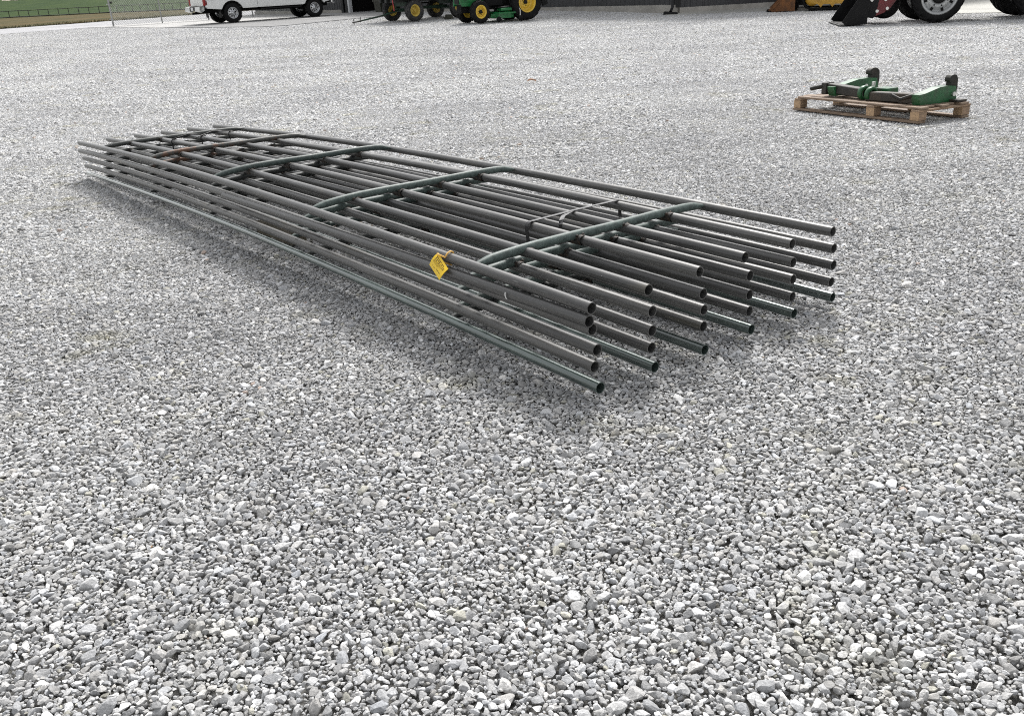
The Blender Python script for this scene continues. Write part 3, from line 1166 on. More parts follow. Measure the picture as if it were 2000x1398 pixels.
def wheel(parent, loc, tyre, tyre_mat, rim_fn, steer=0.0, out=-1):
    w = bpy.data.objects.new('wheel', None)
    w.empty_display_size = .2
    COL.objects.link(w)
    w.parent = parent; w.location = loc; w.rotation_euler = (0, random.uniform(0, 3), steer if out < 0 else steer + math.pi)
    if isinstance(tyre, MB):
        build('tyre', tyre, tyre_mat, w)
    else:
        link('tyre', tyre, w)
    rim_fn(w)
    return w


def dish_rim(mat, hub_mat, rim_r, w, depth, bolts=6, hub_r=.07, ring_mat=None):
    """outer face towards -Y"""
    def fn(p):
        h = w / 2
        mb = MB()
        mb.lathe([(rim_r + .012, -h * .80), (rim_r + .014, -h * .86), (rim_r - .004, -h * .88), (rim_r - .03, -h * .80), (rim_r - .05, -h * .5), (rim_r - .055, -h * .5 + depth),
                  (rim_r * .62, -h * .5 + depth + .012), (rim_r * .52, -h * .5 + depth - .03), (hub_r * 1.3, -h * .5 + depth - .03), (0.001, -h * .5 + depth - .03)], 36)
        mb.lathe([(rim_r + .012, -h * .8), (rim_r - .02, 0), (rim_r + .012, h * .8), (rim_r - .05, h * .7), (0.02, h * .2)], 36)
        rm = build('rim', mb, mat, p)
        hb = MB().lathe([(hub_r, -h * .5 + depth - .028), (hub_r, -h * .5 + depth - .075), (hub_r * .7, -h * .5 + depth - .09), (0.001, -h * .5 + depth - .09)], 18)
        build('hub', hb, hub_mat, p)
        nb = MB()
        for k in range(bolts):
            a = 2 * math.pi * k / bolts
            rr = max(hub_r * 1.45, rim_r * .36)
            nb.tube([(rr * math.cos(a), -h * .5 + depth - .055, rr * math.sin(a)), (rr * math.cos(a), -h * .5 + depth - .02, rr * math.sin(a))], .014, 6)
        build('lug_nuts', nb, hub_mat, p)
    return fn


def truck_rim(p):
    h = .14; rim_r = .235
    mb = MB().lathe([(rim_r + .01, -h * .8), (rim_r + .012, -h * .93), (rim_r - .006, -h * .95), (rim_r - .022, -h * .8), (rim_r - .03, -h * .45), (rim_r - .05, -h * .40), (.10, -h * .62), (.07, -h * .75), (.062, -h * 1.0), (.04, -h * 1.05), (.001, -h * 1.05)], 40)
    mb.lathe([(rim_r + .01, -h * .8), (rim_r - .015, 0), (rim_r + .01, h * .8), (.05, h * .5)], 30)
    build('rim', mb, M_RIM, p)
    for k in range(8):
        a = 2 * math.pi * k / 8
        rr = .150
        hole = MB()
        n = 10; vs = []
        for j in range(n):
            t = 2 * math.pi * j / n
            u, v = .033 * math.cos(t), .026 * math.sin(t)
            vs.append(((rr + u) * math.cos(a) - v * math.sin(a), -h * (.515 - 0.45 * u / .1 * .5) - .006, (rr + u) * math.sin(a) + v * math.cos(a)))
        hole.add(vs + [(x * 1.0, y + .02, z) for x, y, z in vs], [tuple(range(n))] + [(i, (i + 1) % n, n + (i + 1) % n, n + i) for i in range(n)])
        build('rim_hole', hole, M_UNDER, p)


# ------------------------------------------------------------------ white pickup
TH = R(36)
tr = thing('pickup_truck', 'white crew cab pickup truck with chrome bumper parked on the concrete', 'pickup truck',
           (-11.94 - .86 * math.sin(TH), 43.0 + .86 * math.cos(TH), 0.023), TH)
WR = .42


def arch(cx, r, zb, n=10):
    return [(cx + r * math.cos(math.pi - math.pi * k / n), .42 + r * math.sin(math.pi - math.pi * k / n)) for k in range(n + 1)]


def clip_arch(pts_, zb):
    return [(x, max(z, zb)) for x, z in pts_]


def side_slab(name, poly, y0, y1, mat, par):
    """body panel with a crowned side: three strips in y"""
    return build(name, MB().prism(poly, y0, y1), mat, par)


ar = clip_arch(arch(0.0, .53, .6), .60)
bed_poly = [(-1.22, .74), (-1.20, 1.40), (1.20, 1.40), (1.20, .60)] + ar[::-1] + [(-1.15, .66)]
for s in (-1, 1):
    y0, y1 = (-1.02, -.93) if s < 0 else (.93, 1.02)
    side_slab('bed_side', bed_poly, y0, y1, M_TRUCK, tr)
    build('body_crease', MB().box((.0, s * 1.022, 1.02), (2.36, .02, .05), bev=.008), M_TRUCK, tr)
build('bed_floor', MB().box((0, 0, 1.0), (2.36, 1.85, .06)), M_UNDER, tr)
build('tailgate', MB().box((-1.235, 0, 1.08), (.08, 1.62, .62), bev=.02), M_TRUCK, tr)
for s in (-1, 1):
    build('tail_light', MB().box((-1.20, s * .935, 1.08), (.16, .17, .60), bev=.02), M_REDL, tr)
for ya, yb in ((-.98, -.36), (.36, .98)):
    build('bumper_corner', MB().prism([(-1.52, .56), (-1.50, .74), (-1.30, .76), (-1.28, .60), (-1.40, .52)], ya, yb), M_CHROME, tr)
build('bumper_step', MB().box((-1.40, 0, .66), (.22, .74, .16), bev=.02), M_BLK, tr)
build('number_plate', MB().box((-1.515, 0, .65), (.012, .30, .15)), M_WTRIM, tr)
build('tow_hitch', MB().box((-1.36, 0, .47), (.34, .09, .09)).box((-1.0, 0, .50), (.5, .95, .09)), M_UNDER, tr)
cab_ar = clip_arch(arch(4.06, .53, .6), .62)
cab_low = [(1.225, .60), (1.225, 1.36)] + [(5.02, 1.30), (5.05, .98), (5.0, .72), (4.62, .66)] + cab_ar[::-1] + [(3.45, .60)]
for s in (-1, 1):
    y0, y1 = (-1.0, -.90) if s < 0 else (.90, 1.0)
    side_slab('cab_side', cab_low, y0, y1, M_TRUCK, tr)
build('cab_floor', MB().box((2.6, 0, .66), (2.7, 1.78, .1)), M_UNDER, tr)
for s in (-1, 1):
    for (x0, x1) in ((1.42, 2.32), (2.34, 3.36)):
        d = build('door', MB().box(((x0 + x1) / 2, s * 1.004, .985), (x1 - x0 - .012, .014, .70), bev=.005), M_TRUCK, tr)
        build('door_crease', MB().box(((x0 + x1) / 2, s * 1.014, 1.02), (x1 - x0 - .02, .02, .05), bev=.008), M_TRUCK, d)
        build('door_handle', MB().box((x0 + .13, s * 1.03, 1.20), (.20, .04, .045), bev=.01), M_CHROME, d)
build('cab_roof', MB().prism([(1.26, 1.36), (1.42, 1.93), (2.1, 1.97), (3.05, 1.93), (3.85, 1.36)], -.84, .84), M_TRUCK, tr)
for s in (-1, 1):
    build('window', MB().prism([(1.50, 1.42), (1.58, 1.84), (2.28, 1.87), (2.30, 1.42)], s * .838, s * .848), M_GLASS, tr)
    build('window', MB().prism([(2.38, 1.42), (2.36, 1.87), (3.0, 1.84), (3.62, 1.42)], s * .838, s * .848), M_GLASS, tr)
    build('mirror', MB().box((3.28, s * 1.13, 1.48), (.12, .2, .28), bev=.03), M_BLK, tr)
build('rear_window', MB().box((1.315, 0, 1.62), (.02, 1.3, .36), (0, R(15), 0)), M_GLASS, tr)
build('windscreen', MB().box((3.46, 0, 1.66), (.02, 1.5, .66), (0, R(-54), 0)), M_GLASS, tr)
build('bonnet', MB().prism([(3.6, 1.20), (3.62, 1.38), (4.95, 1.30), (5.03, 1.0), (4.9, .8), (4.62, .8), (4.62, 1.2)], -.90, .90), M_TRUCK, tr)
build('front_bumper', MB().box((5.08, 0, .70), (.22, 1.96, .26), bev=.05), M_CHROME, tr)
build('grille', MB().box((5.05, 0, 1.02), (.06, 1.3, .34), bev=.02), M_BLK, tr)
for s in (-1, 1):
    build('headlight', MB().box((4.99, s * .84, 1.04), (.14, .30, .30), bev=.03), M_GLASS, tr)
fr = MB()
for s in (-1, 1):
    fr.box((1.9, s * .45, .56), (6.1, .09, .18))
fr.tube([(0, -.8, .42), (0, .8, .42)], .07, 10); fr.tube([(4.06, -.8, .42), (4.06, .8, .42)], .07, 10)
fr.lathe([(.001, -.16), (.15, -.1), (.17, 0), (.15, .1), (.001, .16)], 14, (0, 0, .42))
fr.box((2.6, .0, .52), (1.6, .9, .16)); fr.box((3.9, 0, .60), (1.5, 1.0, .3))
fr.box((0.0, 0, .86), (1.1, 1.3, .2))
build('chassis', fr, M_UNDER, tr)
for s in (-1, 1):
    build('inner_arch', MB().box((0, s * .60, .86), (1.1, .5, .34)), M_UNDER, tr)
    build('inner_arch', MB().box((4.06, s * .60, .92), (1.1, .5, .3)), M_UNDER, tr)
    build('mud_flap', MB().box((-.56, s * .86, .42), (.02, .30, .36)), M_BLK, tr)
    build('side_step', MB().box((2.4, s * .93, .52), (2.0, .16, .05), bev=.015), M_BLK, tr)
tt = road_tyre(WR, .29, .235)
first = None
for (x, y) in ((0, -.86), (0, .86), (4.06, -.86), (4.06, .86)):
    w = wheel(tr, (x, y, WR), tt if first is None else first, M_RUB, truck_rim, 0, -1 if y < 0 else 1)
    if first is None:
        first = [c for c in w.children if c.name.startswith('tyre')][0].data

# ------------------------------------------------------------------ farm wagon
WA = math.atan2(-.61, -.79)
fax = Vector((-3.06 - .5, 36.13 + .655, 0))
wx = fax - Vector((math.cos(WA), math.sin(WA), 0)) * 2.1
wz = ground_at(fax.x, fax.y) + 0.015
wg = thing('farm_wagon', 'old flat farm wagon with yellow wheels and a long tongue', 'wagon', (wx.x, wx.y, wz), WA)
ax = MB()
for x in (0, 2.1):
    ax.box((x, 0, .40), (.12, 1.36, .12)); ax.box((x, 0, .62), (.16, .9, .16)); ax.box((x, .42, .51), (.10, .10, .14)); ax.box((x, -.42, .51), (.10, .10, .14))
build('axle', ax, M_WGREEN, wg)
build('reach_pole', MB().box((.95, 0, .45), (1.9, .09, .11)).box((1.55, .16, .44), (.9, .05, .07), (0, 0, .2)).box((1.55, -.16, .44), (.9, .05, .07), (0, 0, -.2)), M_WGREEN, wg)
bx = MB()
bx.box((1.2, 0, .755), (3.3, .14, .12)); bx.box((1.2, .42, .755), (3.3, .1, .12)); bx.box((1.2, -.42, .755), (3.3, .1, .12))
for k in range(7):
    bx.box((-.3 + k * .5, 0, .845), (.09, 1.9, .06))
build('sill', bx, M_WAGON, wg)
for k in range(9):
    build('deck_board', MB().box((1.2, -.90 + k * .225, .895), (3.4, .215, .04)), M_WAGON, wg)
build('side_board', MB().box((1.2, .99, 1.08), (3.4, .03, .36)), M_WAGON, wg)
build('side_board', MB().box((1.2, -.99, 1.08), (3.4, .03, .36)), M_WAGON, wg)
build('front_board', MB().box((2.92, 0, 1.05), (.03, 1.98, .42)), M_WAGON, wg)
build('placard', MB().box((2.942, .50, .90), (.012, .62, .16)), M_WTRIM, wg)
build('strap', MB().box((2.96, .72, .62), (.012, .05, .42), (0.15, 0, 0)), M_REDS, wg)
build('side_frame', MB().box((.9, -.88, .55), (.08, .05, .5)).box((.5, -.88, .60), (.8, .05, .06)), M_WAGON, wg)
# tongue swings towards the left
tip = Vector((-5.28, 35.82)); f0 = fax.xy
dv = tip - Vector((f0.x, f0.y)); lx = dv.x * math.cos(WA) + dv.y * math.sin(WA); ly = -dv.x * math.sin(WA) + dv.y * math.cos(WA)
tp = Vector((2.1 + lx, ly, .10))
tg = MB().tube([(2.15, 0, .42), tuple(Vector((2.15, 0, .42)).lerp(tp, .5) - Vector((0, 0, .03))), tuple(tp)], .032, 8)
tg.tube([(2.15, .25, .42), tuple(Vector((2.15, 0, .42)).lerp(tp, .35))], .022, 6)
tg.tube([(2.15, -.25, .42), tuple(Vector((2.15, 0, .42)).lerp(tp, .35))], .022, 6)
tn = build('tongue', tg, M_WGREEN, wg)
dd = (tp - Vector((2.15, 0, .42))).normalized()
cv = MB()
sd_ = Vector((-dd.y, dd.x, 0)).normalized()
for s in (-1, 1):
    cv.tube([tp - dd * .25 + sd_ * s * .02, tp + sd_ * s * .05, tp + dd * .16 + sd_ * s * .05], .018, 6)
cv.tube([tp + dd * .1 - Vector((0, 0, .08)), tp + dd * .1 + Vector((0, 0, .12))], .015, 6)
cv.tube([tp - dd * .18 - Vector((0, 0, .06)), tp - dd * .18 + Vector((0, 0, .14))], .013, 6)
build('clevis', cv, M_HBLACK, tn)
wt = road_tyre(.385, .19, .205)
first = None
for (x, y) in ((0, .82), (0, -.82), (2.1, .82), (2.1, -.82)):
    w = wheel(wg, (x, y, .385), wt if first is None else first, M_RUBD, dish_rim(M_YELW, M_YELW, .205, .19, .07, 5, .05), 0, 1 if y > 0 else -1)
    if first is None:
        first = [c for c in w.children if c.name.startswith('tyre')][0].data
tag(build('wheel_chock', MB().prism([(-.16, 0), (.16, 0), (.10, .16), (-.04, .17)], -.12, .12), M_OLIVE, None, (-1.80, 36.9, ground_at(-1.8, 36.9) + .012), (0, 0, R(40))),
    'small dark block on the gravel behind the wagon wheel', 'block')

# ------------------------------------------------------------------ green compact tractor
GA = math.atan2(-.478, -.878)
nr_ = Vector((1.19, 35.76)); lf = Vector((-math.sin(GA), math.cos(GA)))
o2 = (nr_ - lf * .62) * .962
gt = thing('compact_tractor', 'green compact tractor with yellow wheels and a green belly mower', 'tractor', (o2.x, o2.y, ground_at(o2.x, o2.y) + .010), GA)
ch = MB()
ch.box((.9, 0, .62), (1.9, .34, .36)); ch.box((0, 0, .62), (.5, .8, .34)); ch.box((1.84, 0, .42), (.12, .9, .14)); ch.box((2.15, 0, .56), (.5, .36, .4))
ch.box((1.2, .3, .72), (.7, .3, .3)); ch.box((1.2, -.3, .72), (.7, .3, .3))
build('chassis', ch, M_UNDER, gt)
hd = MB()
hd.prism([(1.0, .82), (1.05, 1.30), (1.7, 1.26), (2.3, 1.08), (2.48, .86), (2.45, .66), (2.2, .62)], -.29, .29)
build('bonnet', hd, M_GREEN, gt)
build('grille', MB().box((2.475, 0, .80), (.03, .34, .26), bev=.01), M_BLK, gt)
for s in (-1, 1):
    build('headlight', MB().lathe([(.001, -.02), (.09, -.015), (.10, .01)], 16, (2.28, s * .30, .88)), M_GLASS, gt)
    build('front_nose', MB().prism([(1.95, .70), (2.46, .72), (2.44, .60), (2.0, .58)], s * .29, s * .36), M_GREEN, gt)
for s in (-1, 1):
    fd_ = MB().prism([(-.62, .86), (-.55, 1.15), (-.25, 1.32), (.2, 1.34), (.52, 1.16), (.62, .84), (.56, .84), (.46, 1.1), (.17, 1.27), (-.24, 1.25), (-.49, 1.1), (-.56, .86)], s * .42, s * .80)
    build('fender', fd_, M_GREEN, gt)
    build('foot_board', MB().box((.85, s * .48, .50), (.62, .34, .035)), M_BLK, gt)
build('seat', MB().box((-.02, 0, 1.12), (.46, .5, .12), bev=.04).box((-.26, 0, 1.38), (.12, .48, .46), (0, -.2, 0), bev=.04), M_YEL, gt)
build('steering_wheel', MB().lathe([(.17, -.012), (.19, 0), (.17, .012), (.155, 0)], 20, (0, 0, 0), True), M_BLK, gt, (.78, 0, 1.42), (R(90), R(0), R(0)))
build('steering_column', MB().tube([(.98, 0, .95), (.79, 0, 1.40)], .035, 8).box((1.0, 0, 1.1), (.12, .5, .5)), M_BLK, gt)
build('roll_bar', MB().tube([(-.42, -.55, .9), (-.45, -.55, 2.1), (-.45, -.45, 2.25), (-.45, .45, 2.25), (-.45, .55, 2.1), (-.42, .55, .9)], .04, 8), M_BLK, gt)
hitch = MB()
for s in (-1, 1):
    hitch.tube([(-.2, s * .25, .52), (-.95, s * .42, .56)], .035, 8); hitch.tube([(-.25, s * .3, .95), (-.75, s * .38, .56)], .022, 8); hitch.box((-.98, s * .42, .56), (.16, .07, .15), bev=.02)
hitch.tube([(-.25, 0, .85), (-.85, 0, .78)], .035, 8); hitch.box((-.5, 0, .42), (.7, .1, .05))
hitch.box((-.86, .55, .62), (.22, .10, .3), (0, .3, 0))
build('rear_linkage', hitch, M_BLK, gt)
# mower deck
dk = MB()
n = 20
top = []
for k in range(n):
    a = 2 * math.pi * k / n
    cx = .84 + .42 * max(-1, min(1, 1.25 * math.cos(a))); cy = .74 * max(-1, min(1, 1.15 * math.sin(a)))
    top.append((cx, cy))
vs = [(x, y, .13) for x, y in top] + [(x, y, .30) for x, y in top] + [(.84 + (x - .84) * .86, y * .92, .345) for x, y in top]
fs = [tuple(range(2 * n, 3 * n))]
for l in (0, 1):
    for k in range(n):
        j = (k + 1) % n
        fs.append((l * n + k, l * n + j, (l + 1) * n + j, (l + 1) * n + k))
dk.add(vs, fs)
dk.box((.84, .77, .30), (.70, .03, .05)); dk.box((.84, .55, .42), (.46, .36, .10), bev=.02)
deck = build('mower_deck', dk, M_GREEN, gt)
build('deck_guard', MB().box((.36, .84, .24), (.03, .06, .30)).tube([(.36, .8, .12), (.36, .8, .44)], .02, 6), M_BRIGHT, deck)
build('deck_arm', MB().box((1.38, .32, .26), (.5, .06, .06), (0, -.15, 0)).box((1.38, -.32, .26), (.5, .06, .06), (0, -.15, 0)).box((1.3, .5, .22), (.2, .14, .12)), M_GREEN, deck)
build('gauge_wheel', MB().lathe([(.001, -.04), (.09, -.04), (.10, 0), (.09, .04), (.001, .04)], 16, (1.22, .80, .10)), M_RUB, deck)
build('gauge_wheel', MB().lathe([(.001, -.04), (.09, -.04), (.10, 0), (.09, .04), (.001, .04)], 16, (.34, .86, .10)), M_RUB, deck)
build('axle_knuckle', MB().tube([(1.84, -.5, .40), (1.84, .5, .40)], .06, 10).tube([(2.1, .3, .35), (1.9, .52, .3)], .02, 6), M_UNDER, gt)
ft = ag_tyre(.39, .26, .21, 15, .026)
first = None
for y in (.52, -.52):
    w = wheel(gt, (1.84, y, .39), ft if first is None else first, M_RUB, dish_rim(M_YEL, M_BLK, .215, .26, .05, 6, .065), 0.06, 1 if y > 0 else -1)
    if first is None:
        first = [c for c in w.children if c.name.startswith('tyre')][0].data
rt = ag_tyre(.62, .40, .34, 18, .035)
first = None
for y in (.62, -.62):
    w = wheel(gt, (0, y, .62), rt if first is None else first, M_RUB, dish_rim(M_YEL, M_BLK, .345, .40, .12, 6, .075), 0, 1 if y > 0 else -1)
    if first is None:
        first = [c for c in w.children if c.name.startswith('tyre')][0].data

# ------------------------------------------------------------------ big tractor with silver wheels and black loader bucket
BA = R(170)
hv = Vector((math.cos(BA), math.sin(BA))); lv = Vector((-math.sin(BA), math.cos(BA)))     # left side faces the camera
fn_ = Vector((11.65, 24.46)); FT = .66; RT = .86
ofx = fn_ - lv * .80                                # front axle centre
oo = ofx - hv * 2.0
bt = thing('loader_tractor', 'large tractor with silver wheel rims and a black front loader bucket', 'tractor', (oo.x, oo.y, ground_at(fn_.x, fn_.y) + .015), BA)
ch = MB()
ch.box((.75, 0, .95), (3.1, .5, .5)); ch.box((2.0, 0, .66), (.2, 1.3, .22)); ch.box((-.5, 0, .86), (.7, 1.1, .5)); ch.box((1.1, .52, .92), (.9, .36, .36)); ch.box((1.1, -.52, .92), (.9, .36, .36))
build('chassis', ch, M_UNDER, bt)
build('bonnet', MB().prism([(.9, 1.1), (.95, 1.75), (2.2, 1.65), (2.75, 1.45), (2.8, 1.0), (2.4, .95)], -.36, .36), M_RED, bt)
build('cab', MB().prism([(-1.1, 1.2), (-1.02, 2.5), (.6, 2.5), (.9, 1.2)], -.72, .72), M_GLASS, bt)
build('cab_roof', MB().box((-.2, 0, 2.56), (1.85, 1.6, .14), bev=.05), M_RED, bt)
for s in (-1, 1):
    build('fender', MB().prism([(-1.58, 1.15), (-1.4, 1.6), (-1.0, 1.86), (-.25, 1.86), (.15, 1.55), (.08, 1.5), (-.3, 1.78), (-.96, 1.78), (-1.32, 1.55), (-1.48, 1.15)], s * .6, s * 1.05), M_RED, bt)
    build('step', MB().box((.98, s * .78, .62), (.36, .28, .04)).box((.98, s * .78, .95), (.36, .28, .04)), M_BLK, bt)
# loader
lo = MB()
for s in (-1, 1):
    lo.prism([(1.15, 1.0), (1.15, 1.9), (1.32, 1.9), (2.7, 1.45), (3.30, .62), (3.30, .34), (3.16, .34), (2.55, 1.22), (1.4, 1.55), (1.4, 1.0)], s * .50, s * .62)
build('loader_arm', lo, M_RED, bt)
for s in (-1, 1):
    kn = MB().prism([(3.30, .52), (3.36, .92), (3.6, .98), (3.76, .78), (3.74, .20), (3.55, .16), (3.36, .30)], s * .48, s * .66)
    build('loader_bracket', kn, M_BLK, bt)
for (x, z) in ((3.62, .62), (3.46, .34), (3.27, .62), (3.21, .40)):
    for s in (-1, 1):
        build('pivot_pin', MB().tube([(x, s * .70, z), (x, s * .45, z)], .04, 10), M_BRIGHT, bt)
build('loader_panel', MB().prism([(3.08, .95), (3.04, .62), (3.26, .30), (3.48, .22), (3.40, .85)], -.34, .665), M_RED, bt)
for s in (-1, 1):
    build('loader_tyre_guard', MB().lathe([(.32, -.05), (.38, 0), (.32, .05), (.001, .05)], 26, (3.18, s * .30, .50)), M_BLK, bt)
# bucket: an open scoop of plates
bk0, bk1 = 3.72, 4.36
BW = .84
bp_ = [(bk0, .04), (bk1 - .10, .02), (bk1, .10), (bk1 - .48, .86), (bk0 + .06, .90), (bk0 - .02, .66)]
for s in (-1, 1):
    build('bucket_side', MB().prism(bp_, s * BW, s * (BW - .025)), M_BUCKET, bt)
sh_ = MB()
path_ = [(bk1, .03), (bk0 + .18, .03), (bk0 + .02, .16), (bk0, .5), (bk0 + .12, .92)]
for (xa, za), (xb, zb_) in zip(path_[:-1], path_[1:]):
    L_ = math.hypot(xb - xa, zb_ - za); an = math.atan2(zb_ - za, xb - xa)
    sh_.box(((xa + xb) / 2, 0, (za + zb_) / 2), (L_ + .02, BW * 2 - .06, .03), (0, -an, 0))
build('bucket_shell', sh_, M_BUCKET, bt)
build('cutting_edge', MB().box((bk1 - .02, 0, .022), (.14, BW * 2 + .02, .024)), M_WAGON, bt)


def silver_rim(R_, w):
    def fn(p):
        h = w / 2
        mb = MB().lathe([(R_ + .012, -h * .80), (R_ + .02, -h * .90), (R_ - .012, -h * .92), (R_ - .05, -h * .80), (R_ - .06, -h * .55), (R_ * .70, -h * .40)], 44)
        mb.lathe([(R_ + .012, -h * .8), (R_ - .02, 0), (R_ + .012, h * .8), (R_ * .5, h * .3), (.02, h * .3)], 30)
        build('rim', mb, M_SILVER, p)
        d2 = MB().lathe([(R_ * .86, -h * .44), (R_ * .72, -h * .50), (R_ * .66, -h * .62), (R_ * .42, -h * .68), (R_ * .40, -h * .55)], 40)
        build('rim_disc', d2, M_SILVER, p)
        d3 = MB().lathe([(R_ * .41, -h * .6), (R_ * .39, -h * .92), (R_ * .30, -h * 1.0), (.001, -h * 1.0)], 28)
        build('hub', d3, M_BLK, p)
        nb = MB(); br = MB()
        for k in range(8):
            a = 2 * math.pi * k / 8
            rr = R_ * .54
            nb.tube([(rr * math.cos(a), -h * .74, rr * math.sin(a)), (rr * math.cos(a), -h * .62, rr * math.sin(a))], .02, 6)
            br.box((R_ * .79 * math.cos(a), -h * .52, R_ * .79 * math.sin(a)), (.10, .03, .06), (0, -a, 0))
        build('lug_nuts', nb, M_BLK, p)
        build('rim_lugs', br, M_UNDER, p)
    return fn


ft = ag_tyre(FT, .36, .44, 17, .04)
first = None
for y in (.80, -.80):
    w = wheel(bt, (2.0, y, FT), ft if first is None else first, M_RUB, silver_rim(.45, .36), 0.03, 1 if y > 0 else -1)
    if first is None:
        first = [c for c in w.children if c.name.startswith('tyre')][0].data
rt = ag_tyre(RT, .46, .56, 20, .045)
first = None
for y in (.86, -.86):
    w = wheel(bt, (-.60, y, RT), rt if first is None else first, M_RUB, silver_rim(.57, .46), 0, 1 if y > 0 else -1)
    if first is None:
        first = [c for c in w.children if c.name.startswith('tyre')][0].data

# ------------------------------------------------------------------ yellow track loader with rusty bucket
CA = R(163)
hv = Vector((math.cos(CA), math.sin(CA)))
cbase = Vector((9.74, 33.11)) - hv * 3.25
cl_ = Vector((-math.sin(CA), math.cos(CA)))
cbase = cbase - cl_ * .85
ct = thing('track_loader', 'yellow tracked loader with a rusty orange bucket beside the building', 'track loader', (cbase.x, cbase.y, ground_at(9.74, 33.11) + .022), CA)


def stadium(x0, x1, r, zc, n=9):
    pts_ = [(x1 + r * math.cos(a), zc + r * math.sin(a)) for a in np.linspace(-math.pi / 2, math.pi / 2, n)]
    pts_ += [(x0 + r * math.cos(a), zc + r * math.sin(a)) for a in np.linspace(math.pi / 2, 1.5 * math.pi, n)]
    return pts_


for s in (-1, 1):
    ya, yb = (s * .55, s * .88)
    outer = stadium(.35, 1.75, .36, .36); inner = stadium(.35, 1.75, .30, .36)
    mb = MB(); n = len(outer)
    vs = []
    for yy in (ya, yb):
        vs += [(x, yy, z) for x, z in outer] + [(x, yy, z) for x, z in inner]
    fs = []
    for k in range(n):
        j = (k + 1) % n
        fs += [(k, j, 2 * n + j, 2 * n + k), (n + k, 3 * n + k, 3 * n + j, n + j), (k, n + k, n + j, j), (2 * n + k, 2 * n + j, 3 * n + j, 3 * n + k)]
    mb.add(vs, fs)
    per = 34
    for k in range(per):
        t = k / per * (2 * 1.4 + 2 * math.pi * .36)
        if t < 1.4:
            x, z, a = .35 + t, .0, 0
        elif t < 1.4 + math.pi * .36:
            th = (t - 1.4) / .36 - math.pi / 2; x, z, a = 1.75 + .36 * math.cos(th), .36 + .36 * math.sin(th), -(th + math.pi / 2)
        elif t < 2.8 + math.pi * .36:
            x, z, a = 1.75 - (t - 1.4 - math.pi * .36), .72, 0
        else:
            th = (t - 2.8 - math.pi * .36) / .36 + math.pi / 2; x, z, a = .35 + .36 * math.cos(th), .36 + .36 * math.sin(th), -(th + math.pi / 2)
        mb.box((x, (ya + yb) / 2, z), (.06, .33, .05), (0, a, 0))
    build('track', mb, M_RUB, ct)
    fm = MB()
    fm.prism([(.30, .22), (.42, .60), (1.66, .60), (1.86, .42), (1.80, .24), (1.58, .18), (1.48, .08), (1.40, .18), (1.18, .18), (1.10, .08), (1.02, .18), (.80, .18), (.72, .08), (.64, .18)], s * .60, s * .86)
    build('track_frame', fm, M_CAT, ct)
    build('idler', MB().lathe([(.001, -.13), (.10, -.13), (.22, -.10), (.24, 0), (.22, .10), (.10, .13), (.001, .13)], 22, (1.78, s * .72, .36)), M_CAT, ct)
    build('sprocket', MB().lathe([(.001, -.13), (.10, -.13), (.24, -.06), (.24, .06), (.10, .13), (.001, .13)], 18, (.34, s * .72, .38)), M_UNDER, ct)
build('body', MB().prism([(-.2, .45), (-.25, 1.2), (.1, 1.5), (1.4, 1.2), (1.75, .8), (1.7, .45)], -.55, .55), M_CAT, ct)
build('cab', MB().prism([(.3, 1.2), (.25, 2.05), (1.35, 2.05), (1.62, 1.15)], -.46, .46), M_GLASS, ct)
la = MB()
for s in (-1, 1):
    la.prism([(-.1, 1.25), (-.05, 1.5), (1.6, 1.15), (2.32, .52), (2.32, .28), (2.18, .24), (1.5, .95)], s * .58, s * .70)
build('loader_arm', la, M_UNDER, ct)
build('coupler', MB().box((2.28, 0, .40), (.14, 1.3, .62)).box((2.10, .62, .42), (.3, .16, .5)).box((2.10, -.62, .42), (.3, .16, .5)), M_UNDER, ct)
prof = [(2.34, .0), (3.25, .0), (3.23, .06), (2.62, .66), (2.36, .68)]
for s in (-1, 1):
    build('bucket_side', MB().prism(prof, s * .86, s * .835), M_RUST, ct)
sh_ = MB()
path_ = [(3.25, .012), (2.46, .02), (2.37, .12), (2.37, .66)]
for (xa, za), (xb, zb_) in zip(path_[:-1], path_[1:]):
    L_ = math.hypot(xb - xa, zb_ - za); an = math.atan2(zb_ - za, xb - xa)
    sh_.box(((xa + xb) / 2, 0, (za + zb_) / 2), (L_ + .01, 1.66, .024), (0, -an, 0))
sh_.box((2.55, 0, .64), (.3, 1.66, .02), (0, .9, 0))
build('bucket_shell', sh_, M_RUST, ct)
build('bucket_rib', MB().box((2.84, .868, .36), (.05, .02, .78), (0, -.75, 0)), M_RUST, ct)
build('cutting_edge', MB().box((3.22, 0, .02), (.16, 1.76, .03)), M_UNDER, ct)

# ------------------------------------------------------------------ pallet with a quick hitch
P0_, P1_, P2_ = Vector((3.26, 9.89)), Vector((3.90, 8.24)), Vector((4.54, 8.62))
LL = (P0_ - P1_).length; SS = .645
lang = math.atan2((P0_ - P1_).y, (P0_ - P1_).x)
pz = ground_at(*(P1_ + (P0_ - P1_) * .5)) + .008
pal = thing('wooden_pallet', 'brown wooden pallet lying on the gravel under the green hitch', 'pallet', (P1_.x, P1_.y, ground_at(P1_.x, P1_.y) + .012), 0)
tilt = (ground_at(P0_.x, P0_.y) - ground_at(P1_.x, P1_.y)) / LL
pal.rotation_euler = (0, -math.atan(tilt), lang)
# local: +X along the long side, -Y away from the camera (towards P2)
sgn = -1 if (P2_ - P1_).dot(Vector((-math.sin(lang), math.cos(lang)))) < 0 else 1
bt_ = .022


def pal_piece(name, c, s, mat, jit=.006):
    mb = MB().box((c[0] + random.uniform(-jit, jit), sgn * (c[1] + random.uniform(-jit, jit)), c[2]), s, (random.uniform(-.006, .006), 0, random.uniform(-.008, .008)), bev=.004)
    return build(name, mb, mat, pal)


